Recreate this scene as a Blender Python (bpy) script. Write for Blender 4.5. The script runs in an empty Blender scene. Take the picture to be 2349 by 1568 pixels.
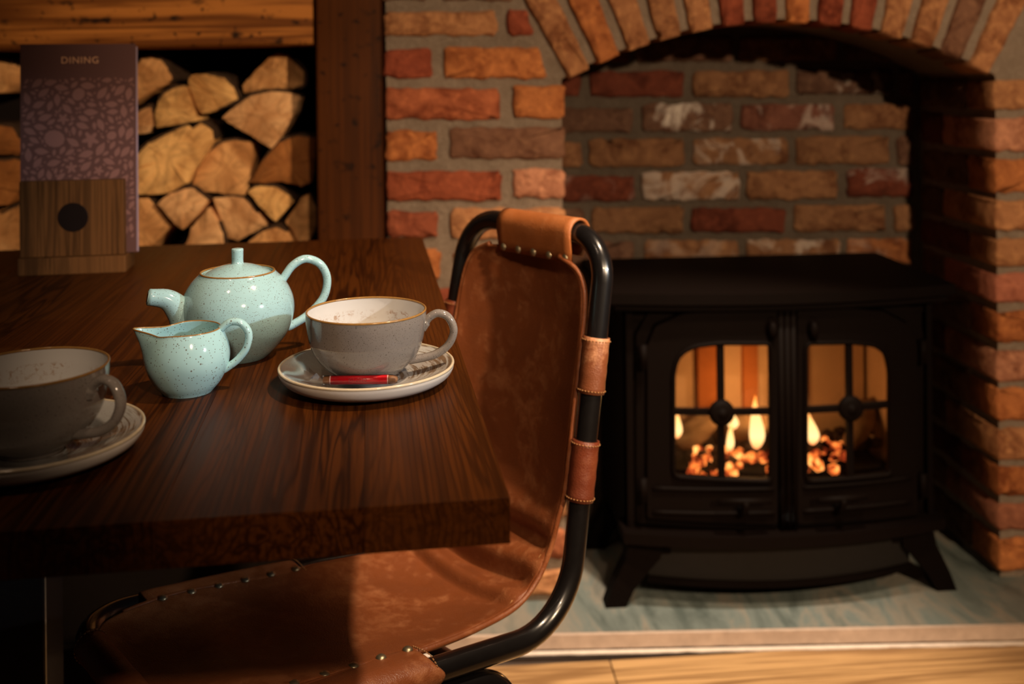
import bpy, bmesh, math, random
from mathutils import Vector, Matrix, noise

sc = bpy.context.scene
COL = sc.collection
R_ = math.radians

# ------------------------------------------------------------------ camera
FPX, CX, HY, CH = 2350.0, 1174.5, 170.0, 1.04          # focal length in px, axis, horizon row, lens height
PSI, RHO = R_(4.5), 0.01
RV = Vector((math.cos(PSI), -math.sin(PSI), 0)); FV = Vector((math.sin(PSI), math.cos(PSI), 0)); UV = Vector((0, 0, 1))
R2 = RV * math.cos(RHO) - UV * math.sin(RHO); U2 = UV * math.cos(RHO) + RV * math.sin(RHO)
CAM = Vector((0, 0, CH))
cd = bpy.data.cameras.new('camera'); cam = bpy.data.objects.new('camera', cd); COL.objects.link(cam)
cam.matrix_world = Matrix(((R2.x, U2.x, -FV.x, 0), (R2.y, U2.y, -FV.y, 0), (R2.z, U2.z, -FV.z, CH), (0, 0, 0, 1)))
cd.sensor_fit = 'HORIZONTAL'; cd.sensor_width = 36; cd.lens = 36 * FPX / 2349
cd.shift_y = -(784 - HY) / 2349; cd.clip_start = .02
cd.dof.use_dof = True; cd.dof.focus_distance = .93; cd.dof.aperture_fstop = 4.8
sc.camera = cam

# ------------------------------------------------------------------ world, lamps, exposure
w = bpy.data.worlds.new('room'); sc.world = w; w.use_nodes = True
w.node_tree.nodes['Background'].inputs[0].default_value = (1.0, .62, .38, 1)
w.node_tree.nodes['Background'].inputs[1].default_value = .012

def plan(a, b, z=0.0):
    return RV * a + FV * b + UV * z

def lamp(name, loc, target, energy, color, cone=60, blend=.3, radius=.04):
    l = bpy.data.lights.new(name, 'SPOT'); o = bpy.data.objects.new(name, l); COL.objects.link(o)
    l.energy = energy; l.color = color; l.spot_size = R_(cone); l.spot_blend = blend; l.shadow_soft_size = radius
    o.location = loc
    o.rotation_euler = (Vector(target) - Vector(loc)).to_track_quat('-Z', 'Y').to_euler()
    return o
lamp('side_spotlight', plan(1.86, .0, 1.54), plan(-.10, 1.06, .87), 118, (.86, .95, 1.0), 15.0, .45, .03)
lamp('front_spotlight', plan(1.35, -.40, 1.65), plan(.64, 2.05, 1.02), 210, (1, .72, .45), 63, .25, .035)
lamp('overhead_spot', plan(.62, .75, 2.35), plan(.16, 1.32, .45), 140, (1, .74, .50), 48, .45, .04)
lamp('hearth_spotlight', plan(.55, 1.25, 2.40), plan(.24, 1.745, 0), 270, (1, .84, .66), 31, .8, .04)
lamp('table_fill', plan(.50, -.50, 1.70), plan(-.04, 1.20, .76), 63, (1, .72, .48), 31, .35, .04)  # unseen warm fill added from the camera side for crockery and chair
lamp('overhead_spot', plan(-.55, .1, 2.4), plan(-.3, 1.3, .8), 10, (1, .70, .46), 70, .8, .04)  # weak unseen fill added overhead for the left cup and menu

sc.view_settings.view_transform = 'Standard'; sc.view_settings.look = 'None'
sc.view_settings.gamma = 1; sc.view_settings.use_curve_mapping = False
sc.view_settings.exposure = 0.0
sc.cycles.use_denoising = True
sc.cycles.max_bounces = 8; sc.cycles.transparent_max_bounces = 12

# ------------------------------------------------------------------ helpers
def ray(x, y): return FV + R2 * ((x - CX) / FPX) + U2 * ((HY - y) / FPX)
def at_y(x, y, Y): r = ray(x, y); return CAM + r * (Y / r.y)
def at_z(x, y, z): r = ray(x, y); return CAM + r * ((z - CH) / r.z)

def link(name, me, mats, parent=None, smooth=True):
    if not isinstance(mats, (list, tuple)): mats = [mats]
    if not me.materials:
        for m in mats: me.materials.append(m)
    if smooth and len(me.polygons):
        me.polygons.foreach_set('use_smooth', [True] * len(me.polygons))
    o = bpy.data.objects.new(name, me); COL.objects.link(o)
    if parent: o.parent = parent
    return o
def mk(name, vf, mats, parent=None, smooth=True, sharp=None):
    v, f = vf[0], vf[1]
    me = bpy.data.meshes.new(name); me.from_pydata([tuple(p) for p in v], [], f); 
    bm = bmesh.new(); bm.from_mesh(me); bmesh.ops.recalc_face_normals(bm, faces=bm.faces); bm.to_mesh(me); bm.free()
    if len(vf) > 2:
        me.polygons.foreach_set('material_index', vf[2])
    o = link(name, me, mats, parent, smooth)
    if smooth and sharp is not None:
        try: me.set_sharp_from_angle(angle=R_(sharp))
        except Exception: pass
    return o
def empty(name, loc=(0, 0, 0), rz=0):
    o = bpy.data.objects.new(name, None); COL.objects.link(o); o.location = loc; o.rotation_euler = (0, 0, rz)
    o.empty_display_size = .05; return o
def tag(o, label, cat, group=None, kind=None):
    o['label'] = label; o['category'] = cat
    if group: o['group'] = group
    if kind: o['kind'] = kind
    return o

def join(*parts):
    V, Fc = [], []
    for v, f in parts:
        n = len(V); V += [Vector(p) for p in v]; Fc += [tuple(i + n for i in q) for q in f]
    return V, Fc
def box(x0, x1, y0, y1, z0, z1):
    return ([(x0, y0, z0), (x1, y0, z0), (x1, y1, z0), (x0, y1, z0), (x0, y0, z1), (x1, y0, z1), (x1, y1, z1), (x0, y1, z1)],
            [(0, 3, 2, 1), (4, 5, 6, 7), (0, 1, 5, 4), (1, 2, 6, 5), (2, 3, 7, 6), (3, 0, 4, 7)])
def bbox(x0, x1, y0, y1, z0, z1, b=.003):
    bm = bmesh.new(); v, f = box(x0, x1, y0, y1, z0, z1)
    vs = [bm.verts.new(p) for p in v]
    for q in f: bm.faces.new([vs[i] for i in q])
    bmesh.ops.bevel(bm, geom=bm.edges[:], offset=b, segments=2, affect='EDGES', profile=.6)
    bm.verts.index_update()
    r = ([v.co.copy() for v in bm.verts], [tuple(v.index for v in q.verts) for q in bm.faces]); bm.free(); return r
def lathe(prof, seg=72):
    V, Fc, rings = [], [], []
    for r, z in prof:
        if r < 1e-6: rings.append([len(V)]); V.append((0, 0, z))
        else:
            rings.append(list(range(len(V), len(V) + seg)))
            V += [(r * math.cos(2 * math.pi * i / seg), r * math.sin(2 * math.pi * i / seg), z) for i in range(seg)]
    for a, b in zip(rings, rings[1:]):
        for i in range(seg):
            j = (i + 1) % seg
            if len(a) == 1 and len(b) == 1: continue
            if len(a) == 1: Fc.append((a[0], b[i], b[j]))
            elif len(b) == 1: Fc.append((a[i], b[0], a[j]))
            else: Fc.append((a[i], b[i], b[j], a[j]))
    return V, Fc
def spline(pts, n=8):
    P = [Vector(p) for p in pts]; out = []
    for i in range(len(P) - 1):
        p0 = P[i - 1] if i else P[0] * 2 - P[1]; p1, p2 = P[i], P[i + 1]; p3 = P[i + 2] if i + 2 < len(P) else P[-1] * 2 - P[-2]
        for k in range(n):
            t = k / n
            out.append(.5 * ((2 * p1) + (p2 - p0) * t + (2 * p0 - 5 * p1 + 4 * p2 - p3) * t * t + (3 * p1 - p0 - 3 * p2 + p3) * t ** 3))
    out.append(P[-1]); return out
def smooth_profile(prof, n=5):
    return [(max(p.x, 0), p.y) for p in spline([(a, b, 0) for a, b in prof], n)]
def fillet(pts, rad, n=10):
    P = [Vector(p) for p in pts]; out = [P[0]]
    rads = rad if isinstance(rad, (list, tuple)) else [rad] * (len(P) - 2)
    for i in range(1, len(P) - 1):
        a, b, c = P[i - 1], P[i], P[i + 1]; u = (a - b).normalized(); v = (c - b).normalized()
        ang = u.angle(v); r = rads[i - 1]; d = min(r / math.tan(ang / 2), (a - b).length * .49, (c - b).length * .49); r = d * math.tan(ang / 2)
        bis = (u + v).normalized(); cen = b + bis * (r / math.sin(ang / 2))
        s = b + u * d - cen; e = b + v * d - cen; th = s.angle(e); ax = s.cross(e).normalized()
        for k in range(n + 1): out.append(cen + Matrix.Rotation(th * k / n, 3, ax) @ s)
    out.append(P[-1]); return out
def sweep(pts, rad, seg=16, closed=False, cap=True, flat=1.0, up=None):
    P = [Vector(p) for p in pts]; n = len(P); V, Fc = [], []
    T = []
    for i in range(n):
        if closed: t = P[(i + 1) % n] - P[i - 1]
        else: t = P[min(i + 1, n - 1)] - P[max(i - 1, 0)]
        T.append(t.normalized())
    nrm = up.copy() if up else (Vector((0, 0, 1)) if abs(T[0].z) < .9 else Vector((1, 0, 0)))
    nrm = (nrm - T[0] * nrm.dot(T[0])).normalized()
    for i in range(n):
        if i:
            q = T[i - 1].rotation_difference(T[i]); nrm = q @ nrm; nrm = (nrm - T[i] * nrm.dot(T[i])).normalized()
        bn = T[i].cross(nrm); r = rad[i] if isinstance(rad, (list, tuple)) else rad
        for k in range(seg):
            a = 2 * math.pi * k / seg; V.append(P[i] + nrm * (r * math.cos(a)) + bn * (r * flat * math.sin(a)))
    m = n if closed else n - 1
    for i in range(m):
        for k in range(seg):
            a, b = i * seg, ((i + 1) % n) * seg; l = (k + 1) % seg
            Fc.append((a + k, a + l, b + l, b + k))
    if cap and not closed:
        Fc.append(tuple(range(seg - 1, -1, -1))); Fc.append(tuple(range((n - 1) * seg, n * seg)))
    return V, Fc
def resample(poly, step, closed=True):
    P = [Vector(p) for p in poly]; out = []
    m = len(P) if closed else len(P) - 1
    for i in range(m):
        a, b = P[i], P[(i + 1) % len(P)]; k = max(1, round((b - a).length / step))
        out += [a.lerp(b, j / k) for j in range(k)]
    if not closed: out.append(P[-1])
    return out
def round_poly(poly, r, n=3):
    out = []
    for i in range(len(poly)):
        a, b, c = Vector(poly[i - 1]), Vector(poly[i]), Vector(poly[(i + 1) % len(poly)])
        d = min(r, (a - b).length * .45, (c - b).length * .45)
        p, q = b + (a - b).normalized() * d, b + (c - b).normalized() * d
        for k in range(n + 1):
            t = k / n; out.append(p * (1 - t) ** 2 + b * (2 * t * (1 - t)) + q * t * t)
    return out
def area2(P): return sum(P[i].x * P[(i + 1) % len(P)].y - P[(i + 1) % len(P)].x * P[i].y for i in range(len(P)))
def chunk(poly, depth, seed, step=.017, jit=.0028, bev=.005, rnd=.010, bulge=.002):
    """irregular block: outline poly in (x,z), face at y=0 towards -y, running back to y=depth"""
    rg = random.Random(seed)
    P = resample(round_poly([Vector((a, b)) for a, b in poly], rnd), step)
    if area2(P) < 0: P.reverse()
    n = len(P); c = sum(P, Vector((0, 0))) / n; N = []
    for i in range(n):
        t = (P[(i + 1) % n] - P[i - 1]).normalized(); N.append(Vector((t.y, -t.x)))
    P = [p + N[i] * (rg.uniform(-jit, jit) + .6 * jit * noise.noise(Vector((p.x * 25, p.y * 25, seed * 3.1)))) for i, p in enumerate(P)]
    V = []
    for p in P: V.append((p.x, depth, p.y))
    for p in P: V.append((p.x, bev, p.y))
    for i, p in enumerate(P):
        q = p - N[i] * bev; V.append((q.x, rg.uniform(0, bev * .35), q.y))
    for p in P:
        q = c + (p - c) * .55; V.append((q.x, rg.uniform(-bulge, bulge), q.y))
    V.append((c.x, -bulge * .5, c.y)); Fc = []
    for k in range(3):
        for i in range(n):
            j = (i + 1) % n; Fc.append((k * n + i, k * n + j, k * n + n + j, k * n + n + i))
    for i in range(n): Fc.append((3 * n + i, 3 * n + (i + 1) % n, 4 * n))
    Fc.append(tuple(range(n - 1, -1, -1)))
    return V, Fc
def prism(poly, y0, y1):
    """polygon in (x,z) extruded along y"""
    n = len(poly); V = [(a, y0, b) for a, b in poly] + [(a, y1, b) for a, b in poly]
    return V, [tuple(range(n)), tuple(range(2 * n - 1, n - 1, -1))] + [(i, (i + 1) % n, n + (i + 1) % n, n + i) for i in range(n)]
def slabz(poly, z0, z1):
    n = len(poly); V = [(a, b, z0) for a, b in poly] + [(a, b, z1) for a, b in poly]
    return V, [tuple(range(n)), tuple(range(2 * n - 1, n - 1, -1))] + [(i, (i + 1) % n, n + (i + 1) % n, n + i) for i in range(n)]

# ------------------------------------------------------------------ materials
class Mt:
    def __init__(s, name):
        s.m = bpy.data.materials.new(name); s.m.use_nodes = True; s.t = s.m.node_tree
        s.b = s.t.nodes['Principled BSDF']; s.o = s.t.nodes['Material Output']
    def n(s, typ, ins=None, **kw):
        nd = s.t.nodes.new(typ)
        for k, v in kw.items(): setattr(nd, k, v)
        for k, v in (ins or {}).items(): s.set(nd.inputs[k], v)
        return nd
    def set(s, sock, v):
        if isinstance(v, bpy.types.NodeSocket): s.t.links.new(v, sock)
        elif isinstance(v, (tuple, list)) and len(v) == 3 and sock.type == 'RGBA': sock.default_value = (*v, 1)
        else: sock.default_value = v
    def co(s, scale=(1, 1, 1), rand=True, kind='Object', rot=(0, 0, 0)):
        v = s.n('ShaderNodeTexCoord').outputs[kind]
        if rand:
            oi = s.n('ShaderNodeObjectInfo'); mm = s.n('ShaderNodeMath', {0: oi.outputs['Random'], 1: 37.0}, operation='MULTIPLY')
            v = s.n('ShaderNodeVectorMath', {0: v, 1: mm.outputs[0]}, operation='ADD').outputs[0]
        return s.n('ShaderNodeMapping', {'Vector': v, 'Scale': scale, 'Rotation': rot}).outputs[0]
    def noise(s, v, scale, detail=4, rough=.55, dist=0):
        return s.n('ShaderNodeTexNoise', {'Vector': v, 'Scale': scale, 'Detail': detail, 'Roughness': rough, 'Distortion': dist}).outputs['Fac']
    def ramp(s, fac, stops, interp='LINEAR'):
        nd = s.n('ShaderNodeValToRGB', {'Fac': fac}); cr = nd.color_ramp; cr.interpolation = interp
        while len(cr.elements) < len(stops): cr.elements.new(.5)
        for e, (p, c) in zip(cr.elements, stops):
            e.position = p; e.color = (*c, 1) if isinstance(c, (tuple, list)) else (c, c, c, 1)
        return nd.outputs['Color']
    def mix(s, fac, a, b, blend='MIX'):
        nd = s.n('ShaderNodeMix', data_type='RGBA', blend_type=blend)
        s.set(nd.inputs[0], fac); s.set(nd.inputs[6], a); s.set(nd.inputs[7], b); return nd.outputs[2]
    def math(s, op, a, b=0.0):
        return s.n('ShaderNodeMath', {0: a, 1: b}, operation=op).outputs[0]
    def fin(s, color, rough=.5, bump=None, bs=.3, bd=.01, spec=.5, metal=0, coat=0, **kw):
        s.set(s.b.inputs['Base Color'], color); s.set(s.b.inputs['Roughness'], rough); s.set(s.b.inputs['Metallic'], metal)
        s.set(s.b.inputs['Specular IOR Level'], spec); s.set(s.b.inputs['Coat Weight'], coat)
        for k, v in kw.items(): s.set(s.b.inputs[k.replace('_', ' ')], v)
        if bump is not None:
            bn = s.n('ShaderNodeBump', {'Height': bump, 'Strength': bs, 'Distance': bd}); s.t.links.new(bn.outputs[0], s.b.inputs['Normal'])
        return s.m

def m_brick():
    m = Mt('fired_clay'); v = m.co(); oi = m.n('ShaderNodeObjectInfo'); c = oi.outputs['Color']
    a = m.noise(v, 16, 6, .6, .6); b = m.noise(v, 55, 5, .65, .3)
    dark = m.mix(1, c, (.50, .40, .36), 'MULTIPLY'); lite = m.mix(1, c, (1.5, 1.6, 1.55), 'MULTIPLY')
    k = m.mix(m.ramp(a, [(.36, 0), (.56, 1)]), dark, c); k = m.mix(m.ramp(b, [(.5, 0), (.72, .8)]), k, lite)
    pits = m.ramp(m.noise(v, 140, 3, .7), [(.30, 1), (.40, 0)]); k = m.mix(m.math('MULTIPLY', pits, .5), k, (.05, .022, .014))
    wh = m.ramp(m.noise(v, 13, 5, .62, .8), [(.50, 0), (.60, 1)])
    k = m.mix(m.math('MULTIPLY', wh, m.math('SUBTRACT', 1.0, oi.outputs['Alpha'])), k, (.50, .42, .36))
    h = m.math('ADD', m.math('MULTIPLY', a, .6), m.math('MULTIPLY', b, .7))
    return m.fin(k, .9, h, .75, .010, .2)
def m_mortar(nm='lime_mortar', g=1.0):
    m = Mt(nm); v = m.co(rand=False); a = m.noise(v, 22, 6, .6); b = m.noise(v, 160, 4, .7)
    k = m.mix(a, (.13 * g, .092 * g, .064 * g), (.27 * g, .20 * g, .148 * g)); k = m.mix(m.ramp(b, [(.5, 0), (.75, .5)]), k, (.34 * g, .27 * g, .21 * g))
    return m.fin(k, .95, m.math('ADD', a, m.math('MULTIPLY', b, .4)), .8, .012, .15)
def m_wood(name, dark, mid, lite, axis=1, scale=1.0, rough=.4, spec=.5, bs=.15, ring=1.0, knots=0.0, coat=0.0, stripes=0.0):
    m = Mt(name); sv = [9 * scale] * 3; sv[axis] = .55 * scale
    v = m.co(tuple(sv)); v2 = m.co(tuple(x * 6 if i != axis else x * 2.2 for i, x in enumerate(sv)))
    big = m.noise(v, 1.2, 3, .5, 1.3); fine = m.noise(v2, 3.2, 4, .65)
    rings = m.n('ShaderNodeMath', {0: m.math('MULTIPLY', big, 46 * ring)}, operation='SINE').outputs[0]
    rg = m.ramp(rings, [(0, 0), (.55, .35), (1, 1)])
    k = m.mix(rg, mid, dark); k = m.mix(m.ramp(fine, [(.38, 1), (.55, 0)]), k, dark); k = m.mix(m.ramp(m.noise(v, .7, 2), [(.45, 0), (.7, .75)]), k, lite)
    if stripes:
        ps = m.n('ShaderNodeSeparateXYZ', {0: m.co()}).outputs[0]; wob = m.noise(v, .9, 2, .5, .6)
        sn = m.math('SINE', m.math('ADD', m.math('MULTIPLY', ps, 1350.0), m.math('MULTIPLY', wob, 60.0)))
        amp = m.ramp(m.noise(v2, .5, 2), [(.35, 0), (.6, stripes)])
        k = m.mix(m.math('MULTIPLY', m.ramp(sn, [(.45, 0), (.9, 1)]), amp), k, dark)
    if knots:
        kn = m.noise(m.co((7, 7, 9)), 3.2, 3, .6, .4); k2 = m.noise(m.co((7, 7, 7)), 9.0, 2, .5, .2)
        k = m.mix(m.ramp(kn, [(.60, 0), (.68, knots)]), k, (.010, .004, .002)); k = m.mix(m.ramp(k2, [(.66, 0), (.70, knots)]), k, (.010, .004, .002))
    r = m.math('ADD', m.math('MULTIPLY', fine, .22), rough - .1)
    return m.fin(k, r, m.math('ADD', m.math('MULTIPLY', fine, .7), m.math('MULTIPLY', rg, .25)), bs, .002, spec, coat=coat)
def m_glaze(name, base, speck, sp_scale=330., sp_amt=.5, rough=.10, band=None):
    m = Mt(name); v = m.co(rand=True)
    def dots(sc_, keep, size):
        vo = m.n('ShaderNodeTexVoronoi', {'Vector': v, 'Scale': sc_, 'Randomness': 1.0}); dd = m.ramp(vo.outputs['Distance'], [(size, 1), (size + .05, 0)])
        sel = m.n('ShaderNodeSeparateColor', {0: vo.outputs['Color']}).outputs[0]
        return m.math('MULTIPLY', dd, m.math('LESS_THAN', sel, keep))
    d = m.math('MAXIMUM', dots(sp_scale, sp_amt, .17), dots(sp_scale * .6, sp_amt * .26, .17))
    tint = m.noise(v, 30, 3); k = m.mix(tint, tuple(x * .93 for x in base), tuple(min(1, x * 1.06) for x in base))
    k = m.mix(m.math('MULTIPLY', d, .85), k, speck)
    return m.fin(k, rough, tint, .03, .002, .5, coat=.3, Coat_Roughness=.05)

BRICK, MORTAR = m_brick(), m_mortar()
DARKM = m_mortar('dark_mortar', .42)  # same mortar in a darker tone, for the recess back wall
TABLEW = m_wood('dark_stained_wood', (.017, .0038, .0004), (.060, .0155, .0018), (.070, .0195, .0028), 1, 1.0, .42, .09, .08, 2.2, stripes=.55)
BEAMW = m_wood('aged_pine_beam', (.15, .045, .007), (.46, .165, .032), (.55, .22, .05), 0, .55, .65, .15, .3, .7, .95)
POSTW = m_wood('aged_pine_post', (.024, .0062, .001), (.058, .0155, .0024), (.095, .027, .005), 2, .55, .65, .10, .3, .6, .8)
FLOORW = m_wood('oak_floorboard', (.22, .115, .045), (.46, .27, .115), (.54, .34, .16), 0, .8, .35, .4, .12, .8)
WALNUT = m_wood('walnut_block', (.045, .018, .005), (.112, .045, .013), (.145, .061, .019), 2, 1.6, .6, .12, .15, .5)
AQUA = m_glaze('aqua_speckled_glaze', (.36, .575, .61), (.11, .06, .03), 620, .85)
AQUA_BIG = m_glaze('aqua_coarse_speckled_glaze', (.39, .635, .665), (.11, .06, .03), 430, .7)
GREY = m_glaze('grey_speckled_glaze', (.225, .193, .170), (.050, .036, .026), 760, .8)
def m_cupin():
    m = Mt('white_glaze_with_coffee_ring'); v = m.co(rand=True); z = m.n('ShaderNodeSeparateXYZ', {0: m.n('ShaderNodeTexCoord').outputs['Object']}).outputs[2]
    band = m.ramp(m.math('MULTIPLY', z, 10.0), [(.34, 0), (.42, .7), (.475, 1), (.505, 0)])
    st = m.ramp(m.noise(v, 240, 6, .72, .5), [(.50, 0), (.60, 1)]); wide = m.ramp(m.noise(v, 30, 2), [(.40, 0), (.50, 1)])
    k = m.mix(m.math('MULTIPLY', m.math('MULTIPLY', band, st), m.math('MULTIPLY', wide, .8)), (.58, .56, .54), (.32, .165, .07))
    return m.fin(k, .08, coat=.3, Coat_Roughness=.04)
CUPIN = m_cupin()
def simple(name, col, rough=.5, spec=.5, metal=0, amp=.15, scale=60, bs=.1, coat=0):
    m = Mt(name); v = m.co(); a = m.noise(v, scale, 4, .6)
    k = m.mix(a, tuple(c * (1 - amp) for c in col), tuple(min(1, c * (1 + amp)) for c in col)); return m.fin(k, rough, a, bs, .002, spec, metal, coat)
GOLDRIM = simple('amber_rim_glaze', (.30, .155, .045), .15, .5, 0, .3, 200)
SAUCERRIM = simple('cream_rim_glaze', (.56, .46, .32), .14, .5, 0, .2, 120)
SAUCERB = simple('white_glaze_underside', (.62, .56, .50), .2, .5, 0, .05)
def m_saucer():
    m = Mt('brushed_grey_glaze'); tc = m.n('ShaderNodeTexCoord').outputs['Object']
    x = m.n('ShaderNodeSeparateXYZ', {0: tc}); dist = m.n('ShaderNodeVectorMath', {0: tc}, operation='LENGTH').outputs['Value']
    ang = m.math('ARCTAN2', x.outputs[1], x.outputs[0])
    v = m.n('ShaderNodeCombineXYZ', {0: m.math('MULTIPLY', dist, 260.0), 1: m.math('MULTIPLY', ang, 1.3), 2: 0.0}).outputs[0]
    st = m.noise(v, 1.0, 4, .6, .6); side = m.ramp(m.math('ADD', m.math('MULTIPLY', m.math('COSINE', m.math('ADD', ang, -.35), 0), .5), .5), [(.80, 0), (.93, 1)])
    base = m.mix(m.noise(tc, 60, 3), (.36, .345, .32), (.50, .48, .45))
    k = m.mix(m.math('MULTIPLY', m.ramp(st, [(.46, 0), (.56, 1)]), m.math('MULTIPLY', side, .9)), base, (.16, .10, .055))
    vo = m.n('ShaderNodeTexVoronoi', {'Vector': tc, 'Scale': 520.0}); d = m.ramp(vo.outputs['Distance'], [(.14, 1), (.2, 0)])
    k = m.mix(m.math('MULTIPLY', d, .4), k, (.06, .04, .03)); return m.fin(k, .10, coat=.3, Coat_Roughness=.05)
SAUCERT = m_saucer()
STEEL = simple('black_gloss_enamel', (.0060, .0050, .0050), .24, .6, 0, .3, 90, .012, .3)
def m_leather(name, base, worn, amt):
    m = Mt(name); v = m.co(); a = m.noise(v, 11, 5, .6, .5); b = m.noise(v, 60, 6, .7, .3); g = m.n('ShaderNodeTexVoronoi', {'Vector': v, 'Scale': 700.0}).outputs['Distance']
    k = m.mix(a, tuple(x * .60 for x in base), tuple(x * 1.35 for x in base)); k = m.mix(m.math('MULTIPLY', m.ramp(m.math('ADD', m.math('MULTIPLY', a, .6), m.math('MULTIPLY', b, .5)), [(.56, 0), (.70, 1)]), amt), k, worn)
    r = m.ramp(b, [(.3, .34), (.7, .52)])
    return m.fin(k, r, m.math('ADD', m.math('MULTIPLY', g, .35), m.math('MULTIPLY', b, .8)), .35, .002, .5)
LEATHER = m_leather('tan_leather', (.200, .056, .017), (.46, .19, .078), .45)
LEATHERB = m_leather('worn_leather_band', (.20, .060, .022), (.62, .30, .15), .85)
LEATHERT = m_leather('bright_tan_strap', (.34, .105, .028), (.55, .24, .09), .2)
LEATHERD = m_leather('dark_leather_band', (.15, .032, .012), (.40, .14, .05), .25)
THREAD = simple('waxed_thread', (.36, .17, .06), .7)
BRASS = simple('aged_brass', (.40, .33, .21), .38, .5, .9, .3, 200)
IRON = simple('matt_black_stove_paint', (.0030, .0014, .0009), .65, .05, 0, .25, 150, .1)
IRONG = simple('dark_grey_ash_panel', (.012, .010, .009), .65, .15, 0, .2, 80)
def m_slate():
    m = Mt('green_slate'); v = m.co((3.2, 1, 1), False, 'Object', (0, 0, R_(12))); a = m.noise(v, 3.2, 6, .6, 1.2); b = m.noise(v, 30, 5, .6)
    k = m.ramp(a, [(.34, (.070, .085, .076)), (.48, (.140, .160, .145)), (.56, (.205, .185, .150)), (.70, (.108, .124, .110))])
    return m.fin(k, .42, m.math('ADD', a, m.math('MULTIPLY', b, .3)), .5, .01, .5)
SLATE = m_slate()
STONE = simple('pinkish_edging_stone', (.42, .31, .24), .85, .2, 0, .3, 40, .5)
GROUT = simple('pale_grout', (.62, .52, .44), .9, .2, 0, .25, 60, .5)
def m_logend():
    m = Mt('split_log_wood'); v = m.co(); a = m.noise(v, 12, 4, .55, 1.0); oi = m.n('ShaderNodeObjectInfo')
    rings = m.math('SINE', m.math('MULTIPLY', m.noise(m.co((1, .15, 1)), 9, 2, .5, .4), 70.0)); f = m.noise(m.co((1, .1, 1)), 120, 4, .7)
    c = oi.outputs['Color']; k = m.mix(m.ramp(a, [(.35, 0), (.62, 1)]), m.mix(1, c, (.58, .48, .40), 'MULTIPLY'), c)
    k = m.mix(m.math('MULTIPLY', m.ramp(rings, [(.5, 0), (1, .30)]), 1.0), k, (.17, .07, .02)); k = m.mix(m.ramp(f, [(.28, .5), (.40, 0)]), k, (.10, .04, .015))
    return m.fin(k, .8, m.math('ADD', a, m.math('MULTIPLY', f, .5)), .5, .008, .2)
LOGW = m_logend()
BARK = simple('rough_bark', (.060, .034, .020), .95, .1, 0, .6, 45, 1.0)
DARK = simple('dark_board', (.012, .008, .006), .9, .1)  # near-black tone for the boards of the log store
PURPLE = simple('plum_card', (.088, .040, .036), .7, .15, 0, .05, 400, .03)
PURPLEL = simple('mauve_print', (.180, .086, .076), .7, .15, 0, .08, 300)
LILAC = simple('lilac_card', (.26, .19, .25), .7, .25, 0, .05, 300)
GOLD = simple('copper_foil', (.55, .29, .16), .5, .4, 0, .1)
BADGE = simple('black_badge', (.007, .0035, .003), .6, .1)
RED = simple('red_paper', (.50, .004, .014), .32, .5, 0, .05, 400)
WHITEP = simple('white_print', (.70, .60, .58), .4)
REDINK = simple('dark_red_ink', (.22, .004, .008), .4)
CARAMEL = simple('brown_biscuit', (.20, .085, .028), .45, .5, 0, .4, 300, .3)
def m_clear(name, rough=.03, tint=(1, 1, 1), base=.06):
    m = Mt(name); t = m.n('ShaderNodeBsdfTransparent', {0: tint}); g = m.n('ShaderNodeBsdfGlossy', {'Color': (1, 1, 1), 'Roughness': rough})
    fr = m.n('ShaderNodeFresnel', {'IOR': 1.45}); f = m.math('ADD', fr.outputs[0], base - .04)
    mx = m.n('ShaderNodeMixShader', {0: f, 1: t.outputs[0], 2: g.outputs[0]}); m.t.links.new(mx.outputs[0], m.o.inputs[0]); return m.m
FILM = m_clear('clear_cellophane', .12, (.93, .90, .88), .22)
FILM2 = m_clear('tight_cellophane', .10, (.97, .95, .94), .045)
GLASS = m_clear('stove_glass', .05, (.80, .74, .66), .05)
def m_emit(name, stops, strength, axis=2, lo=0., hi=.1):
    m = Mt(name); z = m.n('ShaderNodeSeparateXYZ', {0: m.n('ShaderNodeTexCoord').outputs['Object']}).outputs[axis]
    f = m.n('ShaderNodeMapRange', {0: z, 1: lo, 2: hi}).outputs[0]; c = m.ramp(f, stops)
    e = m.n('ShaderNodeEmission', {0: c, 1: strength}); m.t.links.new(e.outputs[0], m.o.inputs[0]); return m.m
FLAME = m_emit('flame', [(0, (.9, .30, .10)), (.25, (1, .68, .34)), (.6, (1, .62, .26)), (1, (1, .30, .03))], 3.6)
def m_ember():
    m = Mt('glowing_coal'); v = m.co(rand=False); a = m.noise(v, 38, 3, .6)
    c = m.ramp(a, [(.36, (.02, .004, .003)), (.46, (.55, .07, .02)), (.56, (1, .26, .05)), (.66, (1, .50, .16))]); s = m.ramp(a, [(.36, .02), (.50, .5), (.62, 1)])
    e = m.n('ShaderNodeEmission', {0: c, 1: m.math('MULTIPLY', s, 3.6)}); m.t.links.new(e.outputs[0], m.o.inputs[0]); return m.m
EMBER = m_ember()
COAL = simple('black_coal', (.03, .02, .018), .8, .3, 0, .5, 60, .6)
CERAM = simple('pale_ceramic_lining', (.60, .42, .26), .85, .2, 0, .15, 20, .2)
CERAMO = simple('orange_lit_ceramic', (.42, .15, .045), .85, .2, 0, .2, 20, .2)  # orange of the lit lining frames is put into the colour
CLOG = simple('ceramic_log', (.22, .155, .095), .9, .2, 0, .5, 50, .8)
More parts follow.
